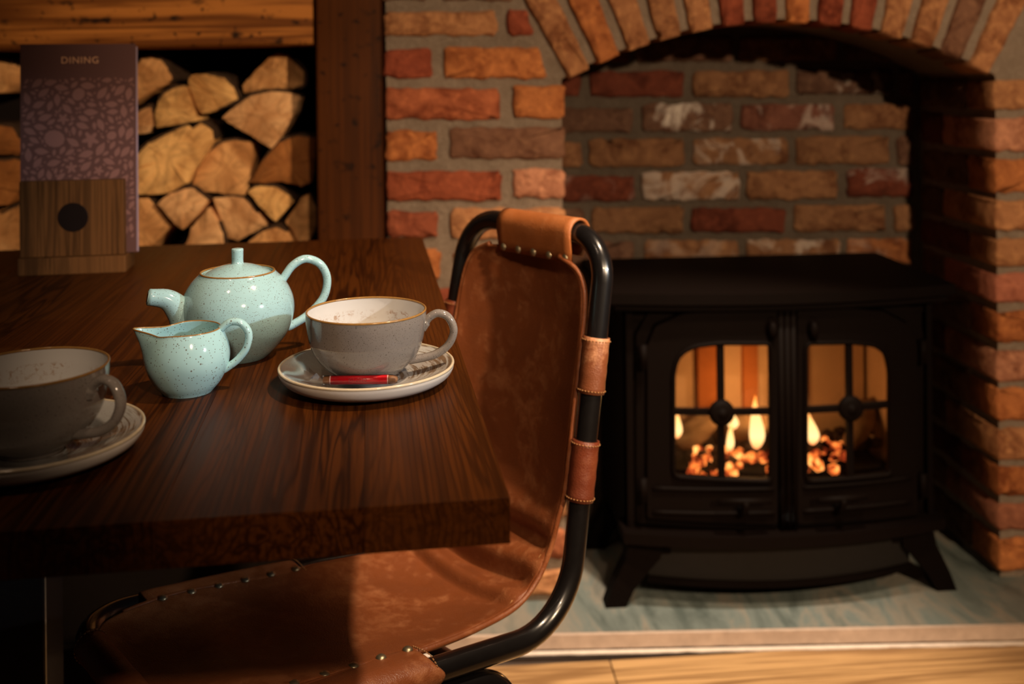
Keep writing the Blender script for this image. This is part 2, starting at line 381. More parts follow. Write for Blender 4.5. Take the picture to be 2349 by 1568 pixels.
# ------------------------------------------------------------------ brick fireplace
YF, YB = 1.95, 2.27                                     # chimney-breast face, back of the recess
ORANGE, DRED, BROWN, PINK, TAN = (.40, .135, .042), (.215, .048, .022), (.19, .088, .050), (.43, .185, .105), (.33, .145, .062)
PAL = [ORANGE, DRED, BROWN, TAN, TAN, (.30, .095, .040)]
rgb = random.Random(5)
bseed = [0]
def brick(parent, poly, origin, depth=.10, rz=0, color=None, white=0.0, **kw):
    """poly: outline (x,z) about the brick's own middle; origin: world place of that middle on the wall face"""
    bseed[0] += 1
    o = mk('brick', chunk(poly, depth, bseed[0], **kw), BRICK, parent)
    o.location = origin; o.rotation_euler = (0, 0, rz)
    c = color or rgb.choice(PAL); j = rgb.uniform(.85, 1.15)
    o.color = (c[0] * j, c[1] * j, c[2] * j, 1 - white); return o
def wall_poly(parent, pts, Y, depth=.10, color=None, white=0.0, proud=0.0, **kw):
    """pts: outline (X,Z) on the plane Y"""
    cx = sum(p[0] for p in pts) / len(pts); cz = sum(p[1] for p in pts) / len(pts)
    return brick(parent, [(p[0] - cx, p[1] - cz) for p in pts], (cx, Y - proud + rgb.uniform(-.002, .002), cz), depth, 0, color, white, **kw)
def px_poly(pix, Y): return [(at_y(x, y, Y).x, at_y(x, y, Y).z) for x, y in pix]
def px_rect(x0, y0, x1, y1, Y): return px_poly([(x0, y1), (x1, y1), (x1, y0), (x0, y0)], Y)
def rect(x0, x1, z0, z1): return [(x0, z0), (x1, z0), (x1, z1), (x0, z1)]

XL0, XL1 = at_y(882, 300, YF).x, at_y(1297, 300, YF).x            # left pier
XR0 = at_y(2285, 700, YF).x; XR1 = XR0 + .40                      # right pier
sL, sR = at_y(1297, 180, YF), at_y(2288, 180, YF); cr_z = at_y(1800, 50, YF).z
half = (XR0 - XL1) / 2; acx = (XR0 + XL1) / 2; zs = (sL.z + sR.z) / 2; rise = cr_z - zs
AR = (half * half + rise * rise) / (2 * rise); acz = cr_z - AR; ath = math.asin(half / AR)
def arc(r, t): return (acx + r * math.sin(t), acz + r * math.cos(t))

wl = mk('wall_left', box(XL0 + .004, XL1 - .006, YF + .009, YB + .05, 0, zs), MORTAR, None, False)
tag(wl, 'left brick pier of the fireplace with thick grey mortar beside the timber post', 'wall', kind='structure')
wr = mk('wall_right', box(XR0 + .008, XR1, YF + .009, YB + .05, 0, zs), MORTAR, None, False)
tag(wr, 'right brick pier of the fireplace with its shadowed inner side', 'wall', kind='structure')
arch_pts = [arc(AR + .006, -ath + 2 * ath * k / 40) for k in range(41)]
pol = [(XL0 + .004, zs)] + [(XL1 - .006, zs)] + arch_pts + [(XR0 + .008, zs), (XR1, zs), (XR1, 1.75), (XL0 + .004, 1.75)]
wa = mk('wall_arch', prism(pol, YF + .009, YB + .05), MORTAR, None, False)
tag(wa, 'segmental brick arch of upright bricks over the stove recess', 'wall', kind='structure')
wb = mk('wall_back', box(XL1 - .05, XR0 + .05, YB + .008, YB + .12, 0, 1.4), DARKM, None, False)
tag(wb, 'brown brick back wall inside the fireplace recess above the stove', 'wall', kind='structure')

# left pier, as coursed in the photograph
LP = [((880, 25, 1140, 82), TAN, 0), ((880, 112, 992, 178), DRED, 0), ((882, 203, 1147, 275), (.30, .085, .035), 0), ((1178, 197, 1297, 272), ORANGE, 0),
      ((884, 300, 1003, 368), ORANGE, 0), ((1033, 292, 1297, 365), BROWN, 0), ((886, 392, 1150, 462), (.29, .070, .030), 0), ((1177, 387, 1297, 455), PINK, 0),
      ((888, 485, 1005, 545), (.25, .065, .03), 0), ((1035, 478, 1297, 548), TAN, 0), ((890, 574, 1012, 640), ORANGE, 0), ((1040, 572, 1297, 640), ORANGE, 0)]
for k in range(8):
    y0 = 665 + 92 * k
    for a, b in ([(892, 1150), (1180, 1297)] if k % 2 == 0 else [(892, 1010), (1040, 1297)]): LP.append(((a, y0, b, y0 + 66), None, 0))
for (x0, y0, x1, y1), c, wht in LP:
    q = px_rect(x0, y0, x1, y1, YF)
    if min(p[1] for p in q) < .035: q = [(p[0], max(p[1], .038)) for p in q]
    if q[2][1] - q[0][1] > .03: wall_poly(wl, q, YF, .11, c)
wall_poly(wa, px_poly([(1018, 180), (1257, 180), (1238, 108), (1018, 108)], YF), YF, .11, ORANGE)
wall_poly(wa, px_poly([(1165, 82), (1226, 82), (1205, 20), (1165, 20)], YF), YF, .11, DRED)
for x0, x1 in ((870, 985), (1010, 1180)): wall_poly(wa, px_rect(x0, -62, x1, 0, YF), YF, .11, BROWN)
# arch
NV = 14
for k in range(NV):
    t0 = -ath + 2 * ath * k / NV; t1 = -ath + 2 * ath * (k + 1) / NV; g = .0098 / AR
    q = [arc(AR - .001, t0 + g), arc(AR - .001, t1 - g), arc(AR + .215, t1 - g * .8), arc(AR + .215, t0 + g * .8)]
    c = [TAN, ORANGE, TAN, TAN, TAN, DRED, DRED, ORANGE, DRED, DRED, TAN, TAN, BROWN, TAN][k]
    wall_poly(wa, q, YF, .11, c, 0, .002, jit=.0014, rnd=.005)
# spandrel on the right of the arch
for k in range(7):
    z0 = zs + .012 + k * .078; z1 = z0 + .062; zo = z1 - acz
    x0 = max(XR0 + .012, acx + math.sqrt(max(0, (AR + .232) ** 2 - (z0 - acz) ** 2)) if z0 - acz < (AR + .232) else XR0)
    xj = XR0 + (.215 if k % 2 else .10)
    for a, b in ((x0, xj - .014), (max(xj, x0), xj + .20), (xj + .214, XR1 - .003)):
        b = min(b, XR1 - .003); a = max(a, x0)
        if b - a > .03: wall_poly(wa, rect(a, b, z0, z1), YF, .09, rgb.choice([TAN, ORANGE, BROWN]))
# right pier: front bricks and the bricks of the inner side
J = [173, 260, 356, 450, 538, 620, 706, 796, 883, 975, 1064, 1147, 1228, 1319]
RC = [TAN, PINK, ORANGE, TAN, TAN, (.36, .12, .07), ORANGE, PINK, ORANGE, TAN, ORANGE, (.30, .11, .06), ORANGE]
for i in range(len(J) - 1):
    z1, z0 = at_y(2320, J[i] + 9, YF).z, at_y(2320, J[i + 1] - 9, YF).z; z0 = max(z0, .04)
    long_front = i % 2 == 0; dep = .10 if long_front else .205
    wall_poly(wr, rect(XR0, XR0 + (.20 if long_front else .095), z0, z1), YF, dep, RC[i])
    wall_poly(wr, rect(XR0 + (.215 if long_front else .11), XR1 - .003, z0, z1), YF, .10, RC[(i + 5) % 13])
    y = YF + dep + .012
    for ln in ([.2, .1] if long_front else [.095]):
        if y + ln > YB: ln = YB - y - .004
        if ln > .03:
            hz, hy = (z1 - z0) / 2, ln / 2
            brick(wr, rect(-hy, hy, -hz, hz), (XR0 + rgb.uniform(-.004, .003), y + hy, (z0 + z1) / 2), .09, -math.pi / 2, [(.085, .042, .024), (.095, .024, .012), (.12, .055, .026)][i % 3])  # inner-side bricks darkened: the shade there is put into their colour
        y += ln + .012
# recess back wall
BK = [(1230, 5, 1440, 62, None, 0), (1592, 5, 1800, 62, None, 0), (1345, 5, 1570, 62, None, 0), (1820, 5, 2040, 62, None, 0),
      (1230, 85, 1445, 142, DRED, 0), (1460, 83, 1680, 142, BROWN, 0), (1697, 83, 1922, 140, TAN, 0), (1940, 85, 2095, 140, BROWN, 0),
      (1230, 163, 1332, 222, DRED, 0), (1355, 163, 1570, 222, DRED, 0), (1592, 163, 1812, 224, TAN, 0), (1830, 160, 2050, 217, BROWN, .45), (2066, 160, 2100, 217, BROWN, 0),
      (1230, 247, 1452, 304, BROWN, 0), (1473, 238, 1682, 302, BROWN, 1.0), (1702, 240, 1915, 299, (.25, .085, .05), .4), (1938, 238, 2095, 297, TAN, 0),
      (1230, 325, 1335, 385, TAN, 0), (1352, 318, 1570, 383, TAN, 0), (1590, 317, 1810, 378, TAN, .45), (1827, 313, 2043, 378, TAN, 0), (2060, 313, 2098, 378, BROWN, 0),
      (1230, 404, 1457, 462, DRED, .15), (1474, 395, 1698, 460, TAN, .55), (1715, 393, 1923, 458, TAN, 0), (1945, 387, 2095, 452, DRED, .35),
      (1230, 480, 1340, 540, BROWN, 0), (1358, 475, 1570, 536, TAN, 0), (1588, 477, 1803, 534, DRED, 0), (1822, 470, 2035, 531, TAN, 0), (2053, 470, 2098, 531, TAN, 0),
      (1230, 555, 1455, 614, BROWN, 0), (1478, 552, 1695, 612, TAN, .2), (1713, 550, 1930, 610, TAN, .5), (1947, 548, 2095, 608, ORANGE, .2),
      (1358, 632, 1570, 690, TAN, 0), (1588, 630, 1803, 690, BROWN, 0), (1822, 628, 2035, 688, TAN, 0)]
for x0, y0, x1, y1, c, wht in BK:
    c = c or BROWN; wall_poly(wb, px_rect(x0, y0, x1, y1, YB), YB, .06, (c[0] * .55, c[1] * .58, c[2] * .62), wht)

# ------------------------------------------------------------------ floor and hearth
fl = mk('floor', box(-1.9, 2.2, -.6, 2.6, -.06, -.012), simple('dark_subfloor', (.05, .03, .02), .9), None, False)
tag(fl, 'warm oak plank floor in front of the hearth', 'floor', kind='structure')
rf = random.Random(8); bw = .135; row = 0; y = 1.80
while y > .2:
    x = -1.6 + (row * .53) % 1.1 if row else -.58
    if row == 0: cuts = [-1.75, -.9, .305, 1.65, 2.1]
    else: cuts = [-1.75, x, x + 1.25, x + 2.5, 2.1]
    cuts = sorted(c for c in cuts if -1.76 < c < 2.11)
    for a, b in zip(cuts, cuts[1:]):
        if b - a < .05: continue
        o = mk('floorboard', bbox(-(b - a) / 2 + .001, (b - a) / 2 - .001, -bw / 2 + .0012, bw / 2 - .0012, -.014, 0, .0015), FLOORW, fl, False)
        o.location = ((a + b) / 2, y - bw / 2, 0)
    y -= bw; row += 1
he = empty('hearth', (.6, 2.0, 0)); hz = .03
def P2(x, y, z): p = at_z(x, y, z); return (p.x - .6, p.y - 2.0)
hl, hr = P2(1180, 1452, hz), P2(2349, 1428, hz)
d = Vector((hr[0] - hl[0], hr[1] - hl[1])); nf = Vector((-d.y, d.x)).normalized()
A = Vector(hl) - d * .25; B = Vector(hr) + d * .15
so = mk('slate_slab', slabz([tuple(A), tuple(B), (B.x, .30), (A.x, .30)], .002, hz), SLATE, he, False)
A2, B2 = A - nf * .009, B - nf * .009
def strip(Aa, Bb, w_, z0, z1, n=60, seed=1, amp=.003):
    f_ = [tuple(Aa.lerp(Bb, k / n) - nf * (w_ + amp * noise.noise(Vector((k * .7, seed, 0))))) for k in range(n + 1)]
    b_ = [tuple(Aa.lerp(Bb, k / n) - nf * .0) for k in range(n, -1, -1)]
    return slabz(f_ + b_, z0, z1)
mk('edging', strip(A, B, .008, .004, hz - .001), STONE, he, False)
mk('grout_line', strip(A2 - nf * .002, B2 - nf * .002, .010, .0005, .003, 60, 4, .004), GROUT, he, False)
tag(he, 'grey-green slate hearth slab with a pale stone front edge under the stove', 'hearth')

# ------------------------------------------------------------------ log store framing
YT = 1.925
px0, px1 = at_y(726, 300, YT).x, XL0 - .002
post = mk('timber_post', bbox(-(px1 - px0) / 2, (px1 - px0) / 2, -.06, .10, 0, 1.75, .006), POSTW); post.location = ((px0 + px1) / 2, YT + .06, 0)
tag(post, 'brown upright timber post between the log store and the brick pier', 'post')
zb = at_y(500, 111, YT).z
bm_l = 1.35
beam = mk('timber_beam', bbox(-bm_l / 2, bm_l / 2, -.06, .10, 0, .34, .007), BEAMW); beam.location = (px0 - .003 - bm_l / 2, YT + .072, zb); beam.rotation_euler = (0, R_(-.5), 0)
tag(beam, 'horizontal knotty timber beam above the stacked firewood', 'beam')
YLG = 2.03; zsill = .64
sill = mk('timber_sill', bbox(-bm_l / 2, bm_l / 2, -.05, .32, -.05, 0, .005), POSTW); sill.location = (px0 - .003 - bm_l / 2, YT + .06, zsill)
tag(sill, 'timber shelf under the stacked firewood behind the table', 'shelf')
pan = mk('wall_panel', join(box(-bm_l / 2, bm_l / 2, 0, .03, 0, zsill - .051), box(-bm_l / 2, bm_l / 2, .30, .33, zsill + .001, 1.7), box(bm_l / 2 + .001, bm_l / 2 + .03, .10, .33, zsill, 1.7)), DARK, None, False)
pan.location = (px0 - .003 - bm_l / 2, YT + .02, 0); tag(pan, 'dark boarding inside and under the firewood recess', 'wall', kind='structure')

# ------------------------------------------------------------------ firewood
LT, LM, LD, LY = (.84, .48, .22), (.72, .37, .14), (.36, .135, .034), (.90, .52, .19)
LOGS = [
 ([(240, 200), (268, 160), (312, 150), (325, 134), (350, 132), (372, 140), (385, 160), (395, 178), (388, 188), (345, 212), (293, 242), (240, 262)], LM, (2, 8), 'split log at the top of the stack just right of the menu'),
 ([(262, 288), (293, 270), (330, 250), (346, 243), (349, 262), (351, 290), (338, 306), (293, 311), (262, 312)], LT, (1, 4), 'smallest wedge log, second from the top right beside the menu'),
 ([(354, 262), (360, 235), (375, 215), (400, 200), (427, 196), (440, 240), (452, 278), (400, 287), (357, 294)], LY, (1, 4), 'yellow quarter log left of the rounded pale log in the upper row'),
 ([(430, 180), (440, 172), (480, 171), (515, 180), (535, 200), (546, 228), (500, 250), (463, 263), (445, 235), (433, 200)], LY, (1, 6), 'pale quarter log with a rounded bark top in the upper middle'),
 ([(553, 198), (560, 188), (600, 150), (620, 128), (640, 123), (660, 128), (697, 163), (695, 195), (670, 203), (600, 205), (560, 215)], LM, (4, 8), 'topmost log, five-sided orange-brown piece at the top right of the stack'),
 ([(508, 272), (530, 250), (570, 222), (620, 210), (660, 212), (690, 222), (672, 265), (645, 310), (622, 343), (580, 315), (540, 292)], LT, (1, 5), 'largest fan-shaped log under the topmost log, pointing down'),
 ([(270, 400), (300, 385), (315, 355), (340, 328), (400, 300), (432, 285), (442, 296), (460, 281), (485, 295), (491, 320), (470, 355), (440, 395), (430, 420), (385, 444), (340, 447), (310, 445), (270, 440)], LY, (1, 9), 'gnarled yellow log with a knot and torn splinters right of the menu'),
 ([(440, 425), (455, 385), (480, 350), (505, 328), (540, 322), (575, 325), (580, 345), (573, 400), (565, 447), (520, 445), (470, 440)], LM, (1, 5), 'upright brown log with a small knot near the middle of the stack'),
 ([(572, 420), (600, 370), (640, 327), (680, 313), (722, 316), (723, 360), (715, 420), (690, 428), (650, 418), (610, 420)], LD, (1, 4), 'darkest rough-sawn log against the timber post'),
 ([(360, 468), (385, 446), (420, 433), (445, 433), (478, 460), (450, 495), (418, 528), (395, 510)], LT, (1, 4), 'pale diamond-shaped log under the gnarled yellow log'),
 ([(262, 480), (297, 466), (312, 452), (340, 452), (355, 470), (392, 520), (350, 562), (330, 605), (262, 605)], LM, (1, 4), 'big triangular log at the bottom left, partly behind the menu'),
 ([(410, 600), (425, 560), (440, 520), (475, 478), (500, 510), (512, 540), (518, 600)], LT, (4, 6), 'tall narrow wedge log standing in the bottom row'),
 ([(487, 455), (530, 450), (560, 455), (590, 490), (612, 518), (545, 553), (522, 547), (510, 510), (495, 475)], LT, (0, 3), 'pale four-sided log with a curved top in the bottom middle'),
 ([(567, 440), (590, 426), (630, 428), (665, 450), (675, 462), (632, 510), (600, 480)], LY, (0, 4), 'small fan-shaped log with a crack below the upright brown log'),
 ([(652, 510), (690, 455), (712, 443), (725, 480), (724, 520), (712, 550), (700, 600), (690, 600), (680, 552), (668, 528)], LM, (2, 5), 'slim pointed log at the bottom right corner by the post'),
 ([(560, 600), (570, 555), (600, 532), (635, 522), (658, 532), (676, 555), (670, 600)], LM, (1, 4), 'low flat-topped log just above the table edge at the bottom right'),
 ([(-230, 150), (-20, 138), (38, 150), (38, 190), (5, 213), (-230, 220)], LM, (0, 2), 'log at the upper left edge of the picture, left of the menu'),
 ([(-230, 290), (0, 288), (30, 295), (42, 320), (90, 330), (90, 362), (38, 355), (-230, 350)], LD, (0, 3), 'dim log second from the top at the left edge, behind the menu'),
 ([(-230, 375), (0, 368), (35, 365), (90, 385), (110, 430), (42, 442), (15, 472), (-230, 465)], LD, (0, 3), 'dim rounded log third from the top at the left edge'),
 ([(-230, 485), (0, 492), (45, 470), (120, 465), (190, 490), (190, 605), (-230, 605)], LM, (1, 4), 'wide bottom log at the left edge beneath the dim rounded log'),
]
rl = random.Random(3)
for i, (pix, c, (b0, b1), lab) in enumerate(LOGS):
    Y = YLG + rl.uniform(-.012, .02); q = px_poly(pix, Y); q = [(a, max(b, zsill + .002)) for a, b in q]
    cxm = sum(p[0] for p in q) / len(q); zm = min(p[1] for p in q)
    loc = [(p[0] - cxm, p[1] - zm) for p in q]
    o = mk('firewood_log', chunk(loc, .22, 100 + i, .012, .0012, .002, .004, .0025), LOGW)
    o.location = (cxm, Y, zm); o.rotation_euler = (0, 0, 0); o.color = (*c, 1)
    tag(o, lab, 'firewood', 'split logs in the log store')
    # bark follows the outer curve of the piece
    run = [Vector((a, 0, b)) for a, b in loc[b0:b1 + 1]]; cm = Vector((0, 0, sum(b for a, b in loc) / len(loc)))
    run = spline(run, 4); outp, inn = [], []
    for k, p in enumerate(run):
        t = (run[min(k + 1, len(run) - 1)] - run[max(k - 1, 0)]).normalized(); nn = Vector((t.z, 0, -t.x))
        if nn.dot(p - cm) < 0: nn = -nn
        fade = min(1, 3 * min(k, len(run) - 1 - k) / len(run) + .25); th = (.0045 + .003 * noise.noise(Vector((k * .9, i, 0)))) * fade
        outp.append(p + nn * th); inn.append(p - nn * .002)
    lp = [(p.x, p.z) for p in outp] + [(p.x, p.z) for p in reversed(inn)]
    mk('bark', prism(lp, .003, .218), BARK, o, False)
# ------------------------------------------------------------------ stove
YS = 1.915; SX = at_y(1793, 900, YS).x; SZ0 = hz
stove = empty('wood_stove', (SX, YS, SZ0))
tag(stove, 'black cast-iron twin-door stove with a lit fire in the brick recess', 'stove')
def S(x, y): p = at_y(x, y, YS - .01); return (p.x - SX, p.z - SZ0)
BW = .300                                               # half width of the bowed front
def bow(x, d=.036): return -d * max(0., 1 - (x / BW) ** 2)
def bent(vf, off=0., d=.036): return [(v[0], v[1] + off + bow(v[0], d), v[2]) for v in vf[0]], vf[1]
def ring_plate(outer, hole, thick):
    """plate with an opening, outlines in (x,z), front at y=0"""
    bm = bmesh.new(); es = []
    loops = []
    for L in (outer, hole):
        vs = [bm.verts.new((p[0], 0, p[1])) for p in L]; loops.append(vs)
        es += [bm.edges.new((vs[i], vs[(i + 1) % len(vs)])) for i in range(len(vs))]
    bmesh.ops.triangle_fill(bm, edges=es, use_beauty=True, use_dissolve=False)
    fs = bm.faces[:]; r = bmesh.ops.extrude_face_region(bm, geom=fs)
    for v in r['geom']:
        if isinstance(v, bmesh.types.BMVert): v.co.y += thick
    bm.verts.index_update(); out = ([v.co.copy() for v in bm.verts], [tuple(v.index for v in f.verts) for f in bm.faces]); bm.free(); return out
def loop(pix, step=.02, rnd=.006): return resample([Vector(p) for p in round_poly([Vector(S(*p)) for p in pix], rnd, 2)], step)
zt = S(1793, 668)[1]; zl = S(1793, 1195)[1]
# carcass: open at the front
depth = .30
carc = join(box(-BW, -BW + .012, .005, depth, .095, zt - .012), box(BW - .012, BW, .005, depth, .095, zt - .012), box(-BW, BW, depth, depth + .012, .095, zt - .012),
            box(-BW, BW, .005, depth, .095, .107), box(-BW, BW, .005, depth, zt - .024, zt - .012))
mk('body', carc, IRON, stove, False)
# front frame around both doors
fo = loop([(1462, 1205), (1462, 770), (1490, 715), (1560, 684), (1680, 676), (1910, 674), (2030, 680), (2100, 708), (2124, 765), (2124, 1198)])
fh = loop([(1482, 1188), (1482, 790), (1500, 742), (1560, 712), (1680, 696), (1910, 694), (2020, 706), (2080, 738), (2104, 785), (2104, 1180)])
mk('front_frame', bent(ring_plate(fo, fh, .03), .004), IRON, stove, True, 30)
# corner fillers behind the frame
for s_ in (-1, 1): mk('front_panel', bent(join(box(s_ * BW - (.012 if s_ > 0 else -.000), s_ * BW + (.0 if s_ > 0 else .012), .0, .03, .1, zt - .012)), .002), IRON, stove, False)
mk('top_rail', bent(prism(resample([Vector(p) for p in rect(-BW, BW, zt - .052, zt - .012)], .03), .012, .03)), IRON, stove, False)
# top plate with a bowed, overhanging front
tp = [(-.335, .33), (-.335, .02)] + [(x / 10 * .335, -.025 + bow(x / 10 * .30, .04)) for x in range(-10, 11)] + [(.335, .02), (.335, .33)]
mk('top_plate', slabz(tp, zt - .012, zt + .008), IRON, stove, False)
tp2 = [(a * .965, b * .93 + .008) for a, b in tp]; mk('top_moulding', slabz(tp2, zt - .026, zt - .012), IRON, stove, False)
# doors
DO = {'l': ([(1484, 1186), (1484, 792), (1502, 746), (1560, 716), (1680, 699), (1771, 697), (1771, 1186)], [(1540, 1086), (1540, 850), (1550, 812), (1580, 788), (1640, 778), (1757, 776), (1757, 1088)], (1646, 935), (1690, 1128)),
      'r': ([(1816, 1186), (1816, 697), (1910, 697), (2018, 709), (2078, 741), (2102, 787), (2102, 1178)], [(1834, 1088), (1834, 776), (1940, 776), (1998, 784), (2026, 808), (2036, 850), (2036, 1080)], (1937, 925), (1908, 1122))}
for side, (po, ph, ros, hnd) in DO.items():
    plate = ring_plate(loop(po), loop(ph, .02, .012), .020); d = mk('door', bent(plate, -.006), IRON, stove, True, 30)
    d['label'] = 'cast door with an arched four-pane window'
    hp = [Vector((p[0], 0, p[1])) for p in loop(ph, .02, .012)]
    mk('window_bead', bent(sweep(hp, .0045, 8, True), -.008), IRON, d)
    rx, rz_ = S(*ros); xs = [S(*p)[0] for p in ph]; zz = [S(*p)[1] for p in ph]
    mk('glazing_bar', bent(prism(rect(rx - .0058, rx + .0058, min(zz) - .004, max(zz) + .004), -.004, .008), -.004), IRON, d, False)
    zr = rz_; mk('glazing_bar', bent(prism(resample([Vector(p) for p in rect(min(xs) - .004, max(xs) + .004, zr - .0055, zr + .0055)], .03), -.004, .008), -.004), IRON, d, False)
    ro = lathe([(0, .012), (.007, .011), (.009, .007), (.014, .008), (.019, .006), (.0235, .003), (.0245, 0), (.0245, -.004), (0, -.004)], 28)
    o = mk('rosette', ([(v[0], -v[2], v[1]) for v in ro[0]], ro[1]), IRON, d); o.location = (rx, bow(rx) - .010, rz_)
    # panes
    for qx in ((min(xs) - .004, rx - .004), (rx + .004, max(xs) + .004)):
        for qz in ((min(zz) - .004, zr - .004), (zr + .004, max(zz) + .004)):
            mk('pane', bent(prism(rect(qx[0], qx[1], qz[0], qz[1]), .008, .0105), -.004), GLASS, d, False)
    # relief ribs below the window
    x0, x1 = S(1495 if side == 'l' else 1828, 1100)[0], S(1763 if side == 'l' else 2086, 1100)[0]
    for py in (1103, 1157):
        zc = S(1793, py)[1]; pts = [Vector((x0 + (x1 - x0) * k / 12, 0, zc)) for k in range(13)]
        mk('rib', bent(sweep(pts, .0042, 8), -.007), IRON, d)
    # T handle, upper latch
    hx, hzz = S(*hnd); hb = sweep([Vector((hx - .048, -.026, hzz + .004)), Vector((hx, -.030, hzz + .006)), Vector((hx + .048, -.026, hzz + .004))], .0055, 10)
    hs = sweep([Vector((hx, 0, hzz - .022)), Vector((hx, -.018, hzz - .020)), Vector((hx, -.029, hzz - .004)), Vector((hx, -.030, hzz + .006))], [.010, .008, .007, .0065], 10)
    mk('handle', bent(join(hb, hs), -.004), IRON, d)
    lx, lz = S(1757 if side == 'l' else 1850, 745)
    la = lathe([(0, .014), (.006, .013), (.0085, .008), (.006, .002), (.012, 0), (.012, -.003), (0, -.003)], 20)
    o = mk('latch', ([(v[0], -v[2], v[1] * 1.9) for v in la[0]], la[1]), IRON, d); o.location = (lx, bow(lx) - .007, lz)
    for py in (815, 1120):
        hx_, hz_ = S(1474 if side == 'l' else 2112, py - (0 if side == 'l' else 12))
        o = mk('hinge', sweep([Vector((0, 0, -.022)), Vector((0, 0, .022))], .0075, 12), IRON, d); o.location = (hx_, bow(hx_) - .012, hz_)
# centre post with grooves
for k, px_ in enumerate((1779, 1793, 1807)):
    xx = S(px_, 900)[0]; mk('centre_post', sweep([Vector((xx, bow(xx) - .006, S(px_, 1190)[1])), Vector((xx, bow(xx) - .006, S(px_, 694)[1]))], .0062, 10), IRON, stove)
mk('door_stop', bent(prism(rect(S(1765, 900)[0], S(1823, 900)[0], S(1793, 1195)[1], zt - .014), .006, .024), .010), IRON, stove, False)
for s_ in (-1, 1): mk('corner_panel', bent(prism([(s_ * BW, zt - .013), (s_ * BW, zt - .20), (s_ * (BW - .03), zt - .13), (s_ * (BW - .075), zt - .075), (s_ * (BW - .16), zt - .045), (s_ * (BW - .16), zt - .013)], .016, .032)), IRON, stove, False)
# ash lip, skirt, plinth
lip = [(-BW - .012, .05)] + [(x / 10 * (BW + .012), -.022 + bow(x / 10 * BW, .045)) for x in range(-10, 11)] + [(BW + .012, .05)]
mk('ash_lip', slabz(lip, zl - .024, zl - .004), IRON, stove, False)
zk0, zk1 = S(1793, 1335)[1], S(1793, 1222)[1]; zk0 = max(zk0, .012)
sk = [(-BW * .86, .06)] + [(x / 10 * BW * .86, .018 + bow(x / 10 * BW, .045)) for x in range(-10, 11)] + [(BW * .86, .06)]
mk('ash_skirt', slabz(sk, zk0 + .012, zl - .02), IRONG, stove, True, 30)
sk2 = [(a * 1.01, b - .004) for a, b in sk]; mk('skirt_moulding', slabz(sk2, zk0, zk0 + .013), IRON, stove, False)
for s_ in (-1, 1):
    for fy, nm in ((.0, 1), (.24, 0)):
        prof = [(.235, .115), (.300, .115), (.305, .09), (.332, .035), (.345, .0), (.305, .0), (.290, .03), (.262, .065), (.238, .09)]
        mk('foot', prism([(s_ * a, b) for a, b in prof], fy, fy + .035), IRON, stove, False)
# firebox lining
mk('lining', join(box(-.27, .27, .250, .262, .11, zt - .03)), CERAM, stove, False)
for a, b in ((-.27, -.255), (-.10, -.06), (-.002, .03), (.10, .135)): mk('lining_rib', box(a, b, .236, .25, .26, zt - .075), CERAMO, stove, False)
mk('lining_lintel', box(-.27, .27, .215, .25, zt - .085, zt - .03), CERAMO, stove, False)
for s_ in (-1, 1): mk('lining_side', box(s_ * .285 - .006, s_ * .285 + .006, .03, .262, .11, zt - .03), CERAM, stove, False)
mk('grate', join(*[box(-.25, .25, .05 + k * .028, .058 + k * .028, .196, .208) for k in range(7)], box(-.25, -.24, .04, .25, .108, .208), box(.24, .25, .04, .25, .108, .208)), IRON, stove, False)
# ---- what burns in it
def blob(r, seed, sx=1, sy=1, sz=1, sub=2, amp=.25):
    bm = bmesh.new(); bmesh.ops.create_icosphere(bm, subdivisions=sub, radius=1)
    for v in bm.verts:
        k = 1 + amp * noise.noise(v.co * 1.6 + Vector((seed * 3.7, 0, 0))); v.co = Vector((v.co.x * sx, v.co.y * sy, v.co.z * sz)) * (r * k)
    bm.verts.index_update(); o = ([v.co.copy() for v in bm.verts], [tuple(v.index for v in f.verts) for f in bm.faces]); bm.free(); return o
def W(x, y, Y): return at_y(x, y, Y)
rc = random.Random(21); zg = SZ0 + .209
parts = []
for k in range(70):
    x = rc.uniform(1575, 1960); Y = rc.uniform(1.965, 2.10); p = W(x, 1060, Y); p.z = zg + .006 + rc.uniform(0, .022) * (1 if Y > 2.0 else .4)
    v, f = blob(rc.uniform(.008, .014), k, sub=1); parts.append(([q + p for q in v], f))
coal = mk('coal_bed', join(*parts), EMBER, None, True); tag(coal, 'bed of glowing orange coals on the grate inside the stove', 'coals', kind='stuff')
parts = []
for k in range(60):
    x = rc.uniform(1545, 2025); Y = rc.uniform(2.04, 2.15); p = W(x, 1050, Y); p.z = zg + .008 + rc.uniform(0, .02)
    v, f = blob(rc.uniform(.010, .017), k + 200, sub=1); parts.append(([q + p for q in v], f))
c2 = mk('coal_heap', join(*parts), COAL, None, True); tag(c2, 'unlit black coals banked behind the glowing ones in the stove', 'coals', kind='stuff')
for k, (x, y, L, rz_, tilt, lab) in enumerate([(1600, 985, .16, .5, .25, 'pale ceramic log leaning at the left of the stove fire'), (1700, 990, .15, -.7, .30, 'dark rounded ceramic log behind the left rosette in the fire'), (1975, 985, .15, .8, .5, 'pale ceramic log leaning at the right of the stove fire')]):
    p = W(x, y, 2.10); v, f = blob(1, 40 + k, L / 2, .026, .026, 3, .35)
    o = mk('ceramic_log', (v, f), CLOG, None); o.location = (p.x, p.y, zg + .058); o.rotation_euler = (0, -tilt, rz_); tag(o, lab, 'ceramic log')
